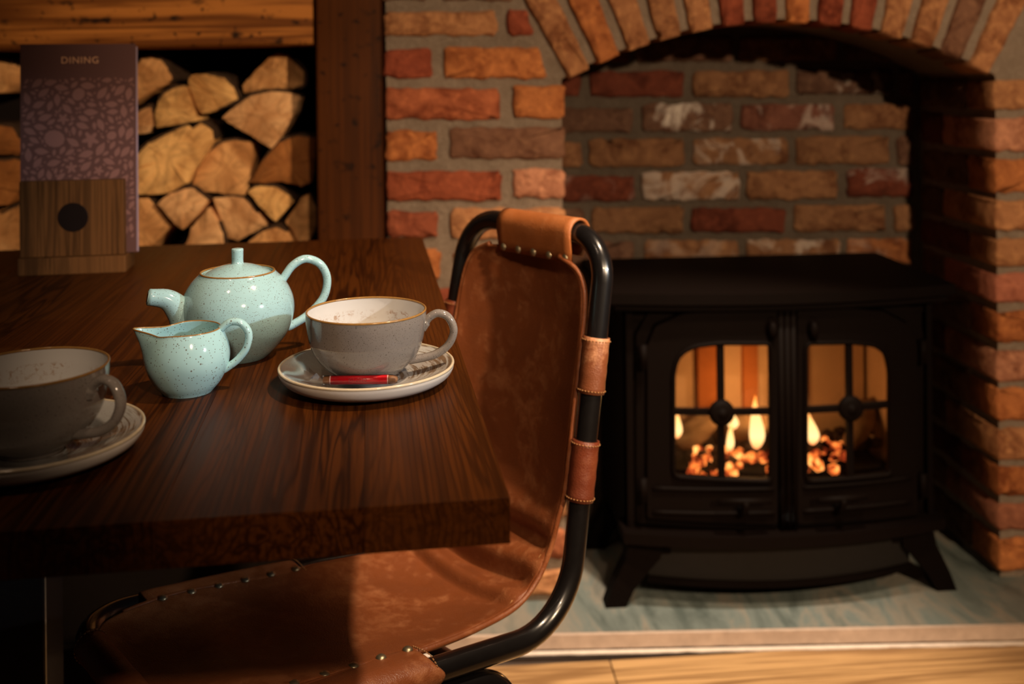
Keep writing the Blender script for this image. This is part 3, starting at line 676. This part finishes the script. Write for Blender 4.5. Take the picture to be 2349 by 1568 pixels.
def flame(x, ytop, ybot, wpx, lab, Y=2.03, lean=.1):
    a, b = W(x, ybot, Y), W(x, ytop, Y); Hh = b.z - a.z; r = wpx / 2 / 1140.
    prof = [(0, 0), (.50, .05), (.88, .16), (1, .28), (.86, .44), (.60, .62), (.36, .78), (.17, .90), (.06, .97), (0, 1)]
    v, f = lathe([(q[0] * r, q[1] * Hh) for q in smooth_profile(prof, 3)], 16)
    v = [(q[0] + lean * Hh * (q[2] / Hh) ** 2 + .12 * r * math.sin(q[2] / Hh * 6), q[1] * .7, q[2] * .1 / Hh) for q in v]
    o = mk('flame', (v, f), FLAME, None); o.location = a; o.scale = (1, 1, Hh / .1); tag(o, lab, 'flame', 'flames in the stove')
flame(1735, 905, 1030, 36, 'tallest pale yellow flame beside the centre post of the stove', 2.03, 0)
flame(1553, 935, 1005, 22, 'short flame at the far left of the stove window', 2.03, .05)
flame(1681, 930, 985, 26, 'small flame right of the left rosette', 2.08, -.1)
flame(1674, 965, 1035, 18, 'thin dim flame low behind the left glazing bar', 2.0, .1)
flame(1864, 935, 1020, 30, 'single pointed orange flame in the right-hand door', 2.03, -.15)
fl_l = bpy.data.lights.new('firelight', 'POINT'); fo_ = bpy.data.objects.new('firelight', fl_l); COL.objects.link(fo_)
fl_l.energy = 1.6; fl_l.color = (1, .50, .18); fl_l.shadow_soft_size = .03; fo_.location = (SX - .02, 2.02, zg + .13)
# ------------------------------------------------------------------ table
TZ = .765; TROT = R_(3.5)
tfr = at_z(1170, 1140, TZ)
TL, TWD, TT = 1.085, 1.15, .030                         # length (depth), width, thickness
table = empty('dining_table', (tfr.x, tfr.y, 0), TROT)
tag(table, 'dark stained plank dining table set with tea things', 'table')
rt = random.Random(4); wds = [.094, .128, .135, .12, .14, .13, .125, .14, .138]; x = 0
for i, wd in enumerate(wds):
    if i == len(wds) - 1: wd = TWD + x if False else wd
    o = mk('plank', bbox(-wd / 2 + .00004, wd / 2 - .00004, 0, TL, 0, TT, .0005), TABLEW, table, False)
    o.location = (x - wd / 2, 0, TZ - TT); x -= wd
TWD = -x
pc = plan(-.600, 1.245); loc = Matrix.Rotation(-TROT, 3, 'Z') @ (pc - Vector((tfr.x, tfr.y, 0)))
post_w = .036
o = mk('leg', bbox(loc.x - post_w, loc.x + post_w, loc.y - post_w, loc.y + post_w, .012, TZ - TT - .012, .003), STEEL, table, False)
mk('base_plate', bbox(loc.x - .24, loc.x + .24, loc.y - .24, loc.y + .24, .0, .012, .003), STEEL, table, False)
mk('top_bracket', bbox(loc.x - .2, loc.x + .2, loc.y - .2, loc.y + .2, TZ - TT - .0118, TZ - TT - .0005, .002), STEEL, table, False)

# ------------------------------------------------------------------ leather sling chair
CD, CW, RT = .44, .272, .0125                            # seat depth, width between tube centres, tube radius
CA = R_(41); bd = Vector((math.cos(CA), math.sin(CA))); bend = Vector((.061, 1.135)) - bd * .009
org = bend - bd * CD; chair = empty('sling_chair', plan(org.x, org.y), CA - PSI)
tag(chair, 'tan leather sling chair on a black tubular steel frame pushed under the table', 'chair')
ZR, ZFR, ZTOP, XTOP = .430, .486, .851, CD + .074       # rail at the bend, rail at the front, top bar
YN, YFAR = .004, .258                                    # top bar ends
fr = fillet([(.0, CW / 2, ZFR), (0, 0, ZFR), (CD, 0, ZR), (XTOP, YN, ZTOP), (XTOP, YFAR, ZTOP), (CD, CW, ZR), (0, CW, ZFR), (0, CW / 2, ZFR)], [.065, .078, .052, .058, .078, .065], 12)
mk('frame', sweep(fr[:-1], RT, 18, True), STEEL, chair)
for yy, nm in ((0, 'near'), (CW, 'far')):
    lg = fillet([(.02, yy, .0), (.055, yy, ZFR - .029), (.345, yy, ZR - .014), (.460, yy, 0)], [.06, .055], 10)
    mk('leg_loop', sweep(lg, .0115, 16), STEEL, chair)
    for xx in (.02, .460):
        o = mk('foot_cap', lathe([(0, 0), (.014, 0), (.015, .004), (.0145, .016), (0, .016)], 20), BADGE, chair); o.location = (xx, yy, 0)
for xx in (.285, .335):
    zc_ = ZFR + (ZR - ZFR) * xx / CD
    mk('crossbar', sweep(spline([(xx, .004, zc_ - .006), (xx, .028, zc_ - .020), (xx, .07, zc_ - .038), (xx, CW - .07, zc_ - .038), (xx, CW - .028, zc_ - .020), (xx, CW - .004, zc_ - .006)], 6), .0045, 8, False, True, 2.4, Vector((0, 0, 1))), STEEL, chair)

def upright(t, far=False):                               # centre line of the back tubes
    a = Vector((CD, CW if far else 0, ZR)); b = Vector((XTOP, YFAR if far else YN, ZTOP)); return a.lerp(b, t)
# sling: edge curves from the front rail to the top of the back (near side); the far side mirrors it
def edge_pts():
    E_ = [(.002, .060, ZFR + .009), (.022, .036, ZFR + .006), (.060, .022, .489), (.11, .018, .485), (.20, .021, .472), (.245, .021, .4660), (.27, .020, .4630), (.331, .025, .457), (.389, .028, .459), (.421, .028, .477), (.439, .025, .507), (.447, .020, .54)]
    for t, ins, back in ((.33, .015, .004), (.45, .014, .004), (.57, .014, .004), (.69, .014, .005), (.79, .015, .006), (.86, .020, .006), (.905, .034, .005), (.935, .064, .002)):
        p = upright(t); E_.append((p.x - .004 + back - .010, p.y + ins, p.z))
    return spline(E_, 10)
EN = edge_pts(); NVv = len(EN); NU = 26
def far_pt(p):
    t = max(0, min(1, (p.z - ZR) / (ZTOP - ZR))); yf = CW + (YFAR - CW) * t; yn = YN * t; return Vector((p.x, yf - (p.y - yn), p.z))
SARC = [0.]; NRM = []
for j in range(1, NVv): SARC.append(SARC[-1] + (EN[j] - EN[j - 1]).length)
for j in range(NVv):
    t_ = (EN[min(j + 1, NVv - 1)] - EN[max(j - 1, 0)]).normalized(); NRM.append(Vector((-t_.z, 0, t_.x)).normalized())
S0 = next(SARC[j] for j in range(NVv) if EN[j].x > .375)
V = []
for j, p in enumerate(EN):
    q = far_pt(p); s = j / (NVv - 1)
    zn = (p.z - ZR) / (ZTOP - ZR); isback = max(0, min(1, (p.z - .478) / .08))
    for i in range(NU + 1):
        u = i / NU; b = p.lerp(q, u); k = 4 * u * (1 - u)
        b.z -= (1 - isback) * .016 * k ** 1.2
        b.x += isback * .030 * k * (1 - max(0, zn - .75) * 2.2)
        # rolls of leather where seat turns into back
        ds = SARC[j] - S0; win = max(0, min(1, ds / .02)) * max(0, min(1, (.125 - ds) / .03)); edge = min(1, k * 3.2) * (.55 + .45 * u)
        b += NRM[j] * (win * edge * .0115 * math.sin(2 * math.pi * (ds / .044 - .25)))
        n_ = noise.noise(Vector((b.x * 14, b.y * 14, b.z * 14))); 
        if isback > .5: b.x += .0022 * n_
        else: b.z += .0022 * n_
        if s > .93: b.z += (s - .93) / .07 * .012 * max(0, min(1, (k - .55) * 3))
        V.append(b)
Fc = [(j * (NU + 1) + i, j * (NU + 1) + i + 1, (j + 1) * (NU + 1) + i + 1, (j + 1) * (NU + 1) + i) for j in range(NVv - 1) for i in range(NU)]
sl = mk('sling', (V, Fc), LEATHER, chair); sl['label'] = 'worn tan leather seat and back in one piece'
md = sl.modifiers.new('thick', 'SOLIDIFY'); md.thickness = .0035; md.offset = -1
su = sl.modifiers.new('sub', 'SUBSURF'); su.levels = 1; su.render_levels = 1
for far in (False, True):
    pts = [(far_pt(p) if far else p) for p in EN]; mk('piping', sweep(pts[16:], .0032, 8), LEATHER, sl)
# stitches along the near edge of the seat
st = []
for j in range(40, NVv - 10, 2):
    a, b = V[j * (NU + 1) + 1], V[(j + 2) * (NU + 1) + 1]; L_ = (b - a).length; n_ = max(1, int(L_ / .005))
    for k in range(n_):
        m0 = a.lerp(b, (k + .15) / n_); m1 = a.lerp(b, (k + .75) / n_); off = Vector((-.0022, -.0005, .0022)); st.append(sweep([m0 + off, m1 + off], .0007, 5))
mk('stitching', join(*st), THREAD, sl)['kind'] = 'stuff'

def sleeve(name, a, b, r, mat_, th=.0022, seg=24, bulge=.0):
    a, b = Vector(a), Vector(b); n_ = 10; pts = [a.lerp(b, k / n_) for k in range(n_ + 1)]
    o = mk(name, sweep(pts, [r + th + .0003 * math.sin(k * 2.1) for k in range(n_ + 1)], seg, False, False), mat_, chair)
    md_ = o.modifiers.new('thick', 'SOLIDIFY'); md_.thickness = th; md_.offset = -1
    d_ = (b - a).normalized(); s_ = []
    up = Vector((0, 0, 1)) if abs(d_.z) < .8 else Vector((1, 0, 0)); u1 = (up - d_ * up.dot(d_)).normalized(); u2 = d_.cross(u1)
    for e, sg in ((a, 1), (b, -1)):
        c_ = e + d_ * (sg * .0035)
        for k in range(26):
            t0, t1 = 2 * math.pi * (k + .1) / 26, 2 * math.pi * (k + .65) / 26; rr = r + th + .0009
            s_.append(sweep([c_ + (u1 * math.cos(t0) + u2 * math.sin(t0)) * rr, c_ + (u1 * math.cos(t1) + u2 * math.sin(t1)) * rr], .0006, 5))
    mk('stitching', join(*s_), THREAD, o)['kind'] = 'stuff'
    return o
def tz_(py, Z): return (CH - (py - HY) * Z / FPX - ZR) / (ZTOP - ZR)
up_b = [(tz_(905, 1.155), tz_(775, 1.165)), (tz_(1150, 1.143), tz_(1012, 1.150))]
for k, (t0, t1) in enumerate(up_b):
    o = sleeve('leather_band', upright(t0), upright(t1), RT + .0005, LEATHERB if k == 0 else LEATHERD)
    o['label'] = 'scuffed pale leather band' if k == 0 else 'glossy dark leather band'
    mid = upright((t0 + t1) / 2); 
    o = sleeve('leather_band', upright(t0, True), upright(t1, True), RT + .0005, LEATHERD)
def rail(xx): return Vector((xx, 0, ZFR + (ZR - ZFR) * xx / CD))
def flap(name, yy, sy, x0, x1):
    """side flap of the seat wrapped round a seat rail and riveted on the inside"""
    prof = [(sy * .030, .0115), (sy * .020, .0135), (sy * .008, .0148), (0, .0151)] + [(-sy * .0147 * math.sin(a), .0147 * math.cos(a)) for a in [k * math.pi / 8 for k in range(2, 9)]] + [(sy * .010, -.0135), (sy * .024, -.004)]
    V_, F_ = [], []; n_ = 14
    for k in range(n_ + 1):
        xx = x0 + (x1 - x0) * k / n_; c_ = rail(xx)
        for a, b in prof: V_.append((xx + (.006 * math.cos(b * 200) if k in (0, n_) else 0), yy + a, c_.z + b + .0008 * noise.noise(Vector((xx * 40, a * 60, 0)))))
    m_ = len(prof)
    F_ = [(k * m_ + i, k * m_ + i + 1, (k + 1) * m_ + i + 1, (k + 1) * m_ + i) for k in range(n_) for i in range(m_ - 1)]
    o = mk(name, (V_, F_), LEATHER, chair); md_ = o.modifiers.new('thick', 'SOLIDIFY'); md_.thickness = .0028; md_.offset = 0
    o.modifiers.new('sub', 'SUBSURF').render_levels = 1
    for xx in [x1 - .014 - .0315 * k for k in range(6)]:
        r_ = mk('rivet', lathe([(0, .0032), (.003, .0029), (.0050, .0014), (.0056, 0), (0, 0)], 18), BRASS, o); r_.location = (xx, yy + sy * .024, rail(xx).z + .0140)
    s_ = []
    e_ = [Vector((x1 - .004, yy + a, rail(x1).z + b * 1.09 + .0009)) for a, b in prof[:9]]; e_ = resample(e_, .004, False)
    for a, b in zip(e_[::1], e_[1:]): s_.append(sweep([a.lerp(b, .15), a.lerp(b, .8)], .0007, 5))
    mk('stitching', join(*s_), THREAD, o)['kind'] = 'stuff'
flap('seat_flap', 0, 1, .075, .258); flap('seat_flap', CW, -1, .075, .258)
sleeve('front_sleeve', (0, .058, ZFR), (0, CW - .058, ZFR), RT + .0005, LEATHER)
# strap folded over the top bar
y0, y1 = .048, .180; prof = []
for k in range(13):
    a = math.pi * (k / 12); prof.append((-.0165 * math.cos(a), .0165 * math.sin(a)))
prof = [(-.0135, -.034), (-.0150, -.020), (-.0165, -.008)] + prof + [(.0150, -.012), (.004, -.028)]
V_, F_ = [], []; n_ = 12; m_ = len(prof)
for k in range(n_ + 1):
    yy = y0 + (y1 - y0) * k / n_
    for a, b in prof: V_.append((XTOP + a + .0006 * noise.noise(Vector((yy * 60, b * 80, 0))), yy, ZTOP + b))
F_ = [(k * m_ + i, k * m_ + i + 1, (k + 1) * m_ + i + 1, (k + 1) * m_ + i) for k in range(n_) for i in range(m_ - 1)]
o = mk('top_strap', (V_, F_), LEATHERT, chair); md = o.modifiers.new('thick', 'SOLIDIFY'); md.thickness = .003; md.offset = 0
for k in range(5):
    r_ = mk('rivet', lathe([(0, .0030), (.003, .0027), (.0048, .0013), (.0053, 0), (0, 0)], 18), BRASS, o)
    r_.location = (XTOP - .0150, y0 + .010 + (y1 - y0 - .020) * k / 4, ZTOP - .029); r_.rotation_euler = (0, -math.pi / 2, 0)
# ------------------------------------------------------------------ tea things
def scale_prof(pr, k): return [(a / k, b / k) for a, b in pr]
def torus(R0, r, z, seg=72, s2=10): 
    return sweep([Vector((R0 * math.cos(2 * math.pi * i / seg), R0 * math.sin(2 * math.pi * i / seg), z)) for i in range(seg)], r, s2, True)

# teapot
tp_ = at_z(547, 818, TZ); K = 2335.
pot = empty('teapot', tp_, -PSI + R_(24)); tag(pot, 'round aqua speckled stoneware teapot with its lid on', 'teapot')
prof = smooth_profile([(64, 0), (70, 5), (88, 23), (110, 51), (122, 79), (127, 107), (124, 134), (114, 158), (100, 178), (88, 190), (84, 195)], 4)
inner = [(80, 195), (79, 188), (95, 170), (115, 130), (115, 90), (80, 25), (0, 12)]
mk('body', lathe(scale_prof([(0, 3), (58, 3), (60, 0)] + prof + inner, K), 80), AQUA, pot)
mk('rim', torus(82 / K, 2.4 / K, 195.5 / K), GOLDRIM, pot)
lid = mk('lid', lathe(scale_prof([(0, 182), (74, 184), (77, 189), (75, 192)] + smooth_profile([(70, 195), (55, 203), (35, 210), (16, 214), (0, 216)], 4), K), 72), AQUA, pot)
mk('knob', lathe(scale_prof([(16, 213), (13.5, 216), (13, 222), (13.4, 240), (13.6, 246), (12.5, 248.5), (10, 249), (0, 249)], K), 36), AQUA, lid)
def v3(x, z, y=0): return Vector((x / K, y / K, z / K))
sp = spline([v3(-72, 56), v3(-104, 80), v3(-126, 117), v3(-154, 146), v3(-194, 156)], 6); n = len(sp)
rad = [(54 + (18.5 - 54) * (1 - (1 - i / (n - 1)) ** 1.45)) / K for i in range(n)]
out = sweep(sp, rad, 28, False, False)
inn = [sp[-1] + (sp[-1] - sp[-2]).normalized() * (2.0 / K), sp[-1], sp[-3], sp[-7], sp[-11]]
vi, fi = sweep(inn, [14.2 / K, 12.2 / K, 12 / K, 12 / K, 12 / K], 28, False, True); b0 = (n - 1) * 28; N0 = len(out[0])
V_ = out[0] + vi; F_ = out[1] + [tuple(i + N0 for i in q) for q in fi if len(q) == 4] + [tuple(i + N0 for i in fi[-1])]
F_ += [(b0 + k, b0 + (k + 1) % 28, N0 + (k + 1) % 28, N0 + k) for k in range(28)]
mk('spout', (V_, F_), AQUA, pot)
hd = spline([v3(98, 160), v3(108, 176), v3(128, 200), v3(158, 212), v3(192, 196), v3(208, 160), v3(198, 116), v3(162, 80), v3(124, 60), v3(112, 56)], 6)
mk('handle', sweep(hd, [(12.5 if i < 3 else 9.5) / K for i in range(len(hd))], 18, False, True, 1.15), AQUA, pot)

# milk jug
jp = at_z(431, 897, TZ); K = 2625.
jug = empty('milk_jug', jp, -PSI + R_(6)); tag(jug, 'small aqua speckled milk jug with a pouring lip', 'jug')
prof = smooth_profile([(55, 0), (59, 5), (75, 24), (90, 54), (95, 80), (92, 105), (84, 128), (77, 141), (76, 144)], 4)
inner = smooth_profile([(72, 144), (75, 136), (82, 118), (88, 95), (86, 65), (66, 24), (30, 14), (0, 12)], 4)
v, f = lathe(scale_prof([(0, 3), (50, 3), (52, 0)] + prof + inner, K), 96)
def lipf(p):
    r = math.hypot(p[0], p[1]); 
    if r < 1e-6: return p
    a = math.atan2(p[1], p[0]); da = abs(math.pi - abs(a)); hgt = max(0, p[2] * K - 62) / 82
    push = math.exp(-(da / .36) ** 2) * hgt ** 2.1 * 46 / K * min(1, r * K / 60); dz = (math.exp(-(da / .30) ** 2) * 4 - math.exp(-((da - .75) / .42) ** 2) * 5) * hgt ** 2 / K
    s_ = (r + push) / r; return (p[0] * s_, p[1] * (s_ if False else 1 + .0 * s_), p[2] + dz)
mk('body', ([lipf(p) for p in v], f), AQUA_BIG, jug)
rimp = [Vector(lipf((74 / K * math.cos(2 * math.pi * i / 96), 74 / K * math.sin(2 * math.pi * i / 96), 144.3 / K))) for i in range(96)]
mk('rim', sweep(rimp, 2.0 / K, 10, True), GOLDRIM, jug)
hd = spline([v3(66, 128), v3(76, 141), v3(97, 156), v3(121, 153), v3(138, 130), v3(134, 97), v3(113, 69), v3(90, 52), v3(80, 46)], 6)
mk('handle', sweep(hd, [(11 if i < 4 else 8.6) / K for i in range(len(hd))], 18, False, True, 1.25), AQUA_BIG, jug)

def cup_and_saucer(loc, rz, lab_c, lab_s, K):
    sa = empty('saucer', loc, rz); tag(sa, lab_s, 'saucer', 'saucers on the table')
    top = smooth_profile([(60, 10.5), (78, 12), (120, 20), (165, 34), (188, 43), (195, 45.5)], 4)
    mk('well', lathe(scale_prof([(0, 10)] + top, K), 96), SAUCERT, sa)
    mk('underside', lathe(scale_prof(smooth_profile([(199.5, 43), (198, 33), (189, 20), (168, 9), (135, 2.5), (104, 1)], 4) + [(100, 0), (93, 0), (90, 4), (0, 4)], K), 96), SAUCERB, sa)
    mk('rim', torus(197 / K, 3.6 / K, 44 / K, 96, 12), SAUCERRIM, sa)
    cu = empty('teacup', (loc[0], loc[1], loc[2] + 11.3 / K), rz); tag(cu, lab_c, 'cup', 'cups on the table')
    ou = smooth_profile([(58, 0), (61, 7), (80, 19), (101, 37), (117, 58), (128, 83), (134, 110), (137, 136), (137, 155)], 4)
    mk('body', lathe(scale_prof([(0, 5), (52, 5), (54, 0)] + ou, K), 96), GREY, cu)
    mk('lining', lathe(scale_prof(smooth_profile([(133.5, 155.5), (132, 132), (124, 84), (101, 42), (60, 18), (0, 14)], 5), K), 96), CUPIN, cu)
    mk('rim', torus(135.2 / K, 2.7 / K, 155.6 / K, 96, 12), GOLDRIM, cu)
    def c3(x, z): return Vector((x / K, 0, z / K))
    h_ = spline([c3(126, 112), c3(134, 124), c3(146, 138), c3(164, 146), c3(187, 137), c3(200, 107), c3(188, 74), c3(158, 52), c3(122, 43), c3(96, 39)], 6)
    mk('handle', sweep(h_, [(12 if i < 8 else 9.2) / K for i in range(len(h_))], 18, False, True, 1.2), GREY, cu)
    return sa
c1 = at_z(842, 878, TZ)
cup_and_saucer(c1, -PSI + R_(2), 'grey speckled teacup in front of the teapot with coffee marks inside', 'grey glazed saucer with a red sugar stick on it', 2564.)
zr2 = TZ + 166.9 / 2564.; c2_ = at_z(72, 841, zr2); 
cup_and_saucer((c2_.x, c2_.y, TZ), -PSI + R_(-18), 'dark grey teacup in shade at the left edge of the table', 'saucer in shade at the left edge, under the dark teacup', 2564.)

# wrapped stick on the saucer
sp0 = at_z(824, 871, TZ + .0150)
stk = empty('sugar_stick', (sp0.x, sp0.y, TZ + .0152), -PSI + R_(1)); tag(stk, 'thin wrapped sugar stick with a red paper band lying on the saucer', 'sugar stick')
def xs(prof, seg=24): v, f = lathe(prof, seg); return [(p[2], p[1], p[0]) for p in v], f
mk('stick', xs([(0, -.0315), (.0030, -.0305), (.0034, -.028), (.0034, .026), (.0030, .030), (.0018, .0325), (0, .0330)]), CARAMEL, stk)
mk('band', xs([(.0036, -.0252), (.0037, -.0252), (.0037, .0252), (.0036, .0252)]), RED, stk)
for s_ in (-.0245, .0245): mk('band_line', xs([(.00365, s_ - .0004), (.00376, s_ - .0004), (.00376, s_ + .0004), (.00365, s_ + .0004)]), WHITEP, stk)
tail = []
for k in range(3):
    a0 = k * 1.3 + .4; L_ = [.013, .016, .010][k]
    tail.append(([(-.031, 0, 0), (-.031 - L_ * .5, .002 * math.cos(a0), .003 + .002 * k), (-.031 - L_, .006 * math.cos(a0), .007 * math.sin(a0 + .6) + .004), (-.031 - L_ * .9, .009 * math.cos(a0 + .9), .004)], [(0, 1, 2), (0, 1, 3), (1, 2, 3)]))
mk('cellophane_twist', join(*tail), FILM, stk, False)
mk('cellophane_sleeve', xs([(.0040, -.0320), (.0041, -.026), (.0040, .0), (.0041, .027), (.0032, .0325)]), FILM2, stk)
def text(name, body, size, mat_, parent, loc, rot, ext=.00004, spacing=1.0):
    cu_ = bpy.data.curves.new(name, 'FONT'); cu_.body = body; cu_.size = size; cu_.align_x = 'CENTER'; cu_.align_y = 'CENTER'; cu_.extrude = ext; cu_.space_character = spacing
    t_ = bpy.data.objects.new(name, cu_); COL.objects.link(t_); bpy.context.view_layer.update()
    me = bpy.data.meshes.new_from_object(t_.evaluated_get(bpy.context.evaluated_depsgraph_get())); bpy.data.objects.remove(t_); me.name = name; me.materials.clear()
    o = link(name, me, mat_, parent, False); o.location = loc; o.rotation_euler = rot; return o
text('lettering', '05/2020', .0042, REDINK, stk, (-.001, -.00372, .0008), (R_(78), 0, 0), .00003, 1.15)

# ------------------------------------------------------------------ menu and its stand
mp = at_z(165, 629, TZ); KM = FPX / ((mp - CAM).dot(FV))
hol = empty('menu_stand', (mp.x, mp.y, TZ), R_(3.5) + R_(1)); tag(hol, 'walnut block menu stand with a black round badge', 'menu stand')
wd = 236 / KM / 2
mk('foot_block', bbox(-wd, wd, 0, .062, 0, .024, .0015), WALNUT, hol, False)
mk('front_panel', bbox(-wd + .001, wd - .003, .008, .022, .0242, .131, .0012), WALNUT, hol, False)
mk('back_panel', bbox(-wd + .006, wd - .006, .034, .046, .0242, .12, .0012), WALNUT, hol, False)
bd_ = lathe([(0, .0006), (.0200, .0006), (.0206, 0), (0, 0)], 48); o = mk('badge', ([(p[0], -p[2], p[1]) for p in bd_[0]], bd_[1]), BADGE, hol, False); o.location = (0, .0080, .079)
def menu(nm, x, y, z, w_, h_, tilt, rz, lab, front):
    e = empty(nm, Vector((mp.x, mp.y, TZ)) + Matrix.Rotation(R_(4.5), 3, 'Z') @ Vector((x, y, z)), R_(4.5) + rz); e.rotation_euler = (tilt, 0, R_(4.5) + rz); tag(e, lab, 'menu')
    mk('card', box(-w_ / 2, w_ / 2, 0, .0012, 0, h_), PURPLE if front else LILAC, e, False)
    return e
m1 = menu('menu', .004, .0235, .0245, .1575, .300, R_(-1.5), 0, 'tall plum menu card with DINING in copper letters and a floral print', True)
m2 = menu('menu_insert', .0065, .0290, .0245, .155, .296, R_(-1.2), R_(.6), 'lilac card behind the plum menu, showing along its right edge', False)
# floral print: leaves, flowers and seed heads laid edge to edge, as flat ink shapes on the card
rp = random.Random(12); Wp, z0p, z1p = .0770, .02, .252; placed = []
def leaf(L, wd_, n=8):
    up_ = [(L * (k / n - .5), wd_ * math.sin(math.pi * (k / n) ** .85)) for k in range(n + 1)]; return up_ + [(a, -b) for a, b in reversed(up_[1:-1])]
def flower(r, p=5, n=30): return [(r * (.72 + .28 * math.cos(p * 2 * math.pi * k / n)) * math.cos(2 * math.pi * k / n), r * (.72 + .28 * math.cos(p * 2 * math.pi * k / n)) * math.sin(2 * math.pi * k / n)) for k in range(n)]
def head(r, n=24): return [(r * (1 + .07 * (k % 2)) * math.cos(2 * math.pi * k / n), .86 * r * (1 + .07 * (k % 2)) * math.sin(2 * math.pi * k / n)) for k in range(n)]
V_, F_ = [], []
def circles(x, z, ang, kind, s_):
    if kind == 'leaf': return [(x + math.cos(ang) * s_ * k, z + math.sin(ang) * s_ * k, s_ * .25 * (1 - abs(k) * .9)) for k in (-.42, -.2, 0, .2, .42)]
    return [(x, z, s_)]
cells = {}
def free(cs, gap):
    for x, z, r in cs:
        gx, gz = int(x // .02), int(z // .02)
        for i in (-1, 0, 1):
            for j in (-1, 0, 1):
                for a, b, c in cells.get((gx + i, gz + j), ()):
                    if (a - x) ** 2 + (b - z) ** 2 < (r + c + gap) ** 2: return False
    return True
def put(x, z, ang, kind, s_):
    cs = circles(x, z, ang, kind, s_)
    if not free(cs, .0007): return False
    shp = leaf(s_, s_ * .235) if kind == 'leaf' else flower(s_) if kind == 'flower' else head(s_)
    ca, sa_ = math.cos(ang), math.sin(ang); pts = [(x + a * ca - b * sa_, z + a * sa_ + b * ca) for a, b in shp]
    if any(abs(p[0]) > Wp or p[1] < z0p or p[1] > z1p for p in pts): return False
    b0_ = len(V_); V_.extend((p[0], -.00012, p[1]) for p in pts); F_.append(tuple(range(b0_, b0_ + len(pts))))
    for c in cs: cells.setdefault((int(c[0] // .02), int(c[1] // .02)), []).append(c)
    return True
for x, z, s_, k_ in [(-.033, .165, .0135, 'head'), (.066, .195, .013, 'head'), (0, .228, .009, 'head'), (.016, .163, .0125, 'flower'), (-.046, .143, .0115, 'flower'), (-.021, .193, .0085, 'flower'), (-.010, .123, .0085, 'flower'), (.027, .118, .0075, 'flower'), (-.037, .092, .010, 'flower'), (.045, .168, .0065, 'head'), (-.004, .247, .007, 'flower')]: put(x, z, rp.uniform(0, 6), k_, s_)
for s0, s1, tries in ((.018, .022, 500), (.013, .017, 1600), (.009, .012, 3500), (.006, .0085, 6000), (.004, .0055, 5000)):
    for _ in range(tries):
        x, z = rp.uniform(-Wp, Wp), rp.uniform(z0p, z1p); put(x, z, 2.6 * noise.noise(Vector((x * 22, z * 22, 3))) * math.pi + rp.uniform(-.5, .5), 'leaf', rp.uniform(s0, s1))
mk('floral_print', (V_, F_), PURPLEL, m1, False)
text('lettering', 'DINING', .0135, GOLD, m1, (0.002, -.0002, .2765), (R_(90), 0, 0), .00005, 1.12)
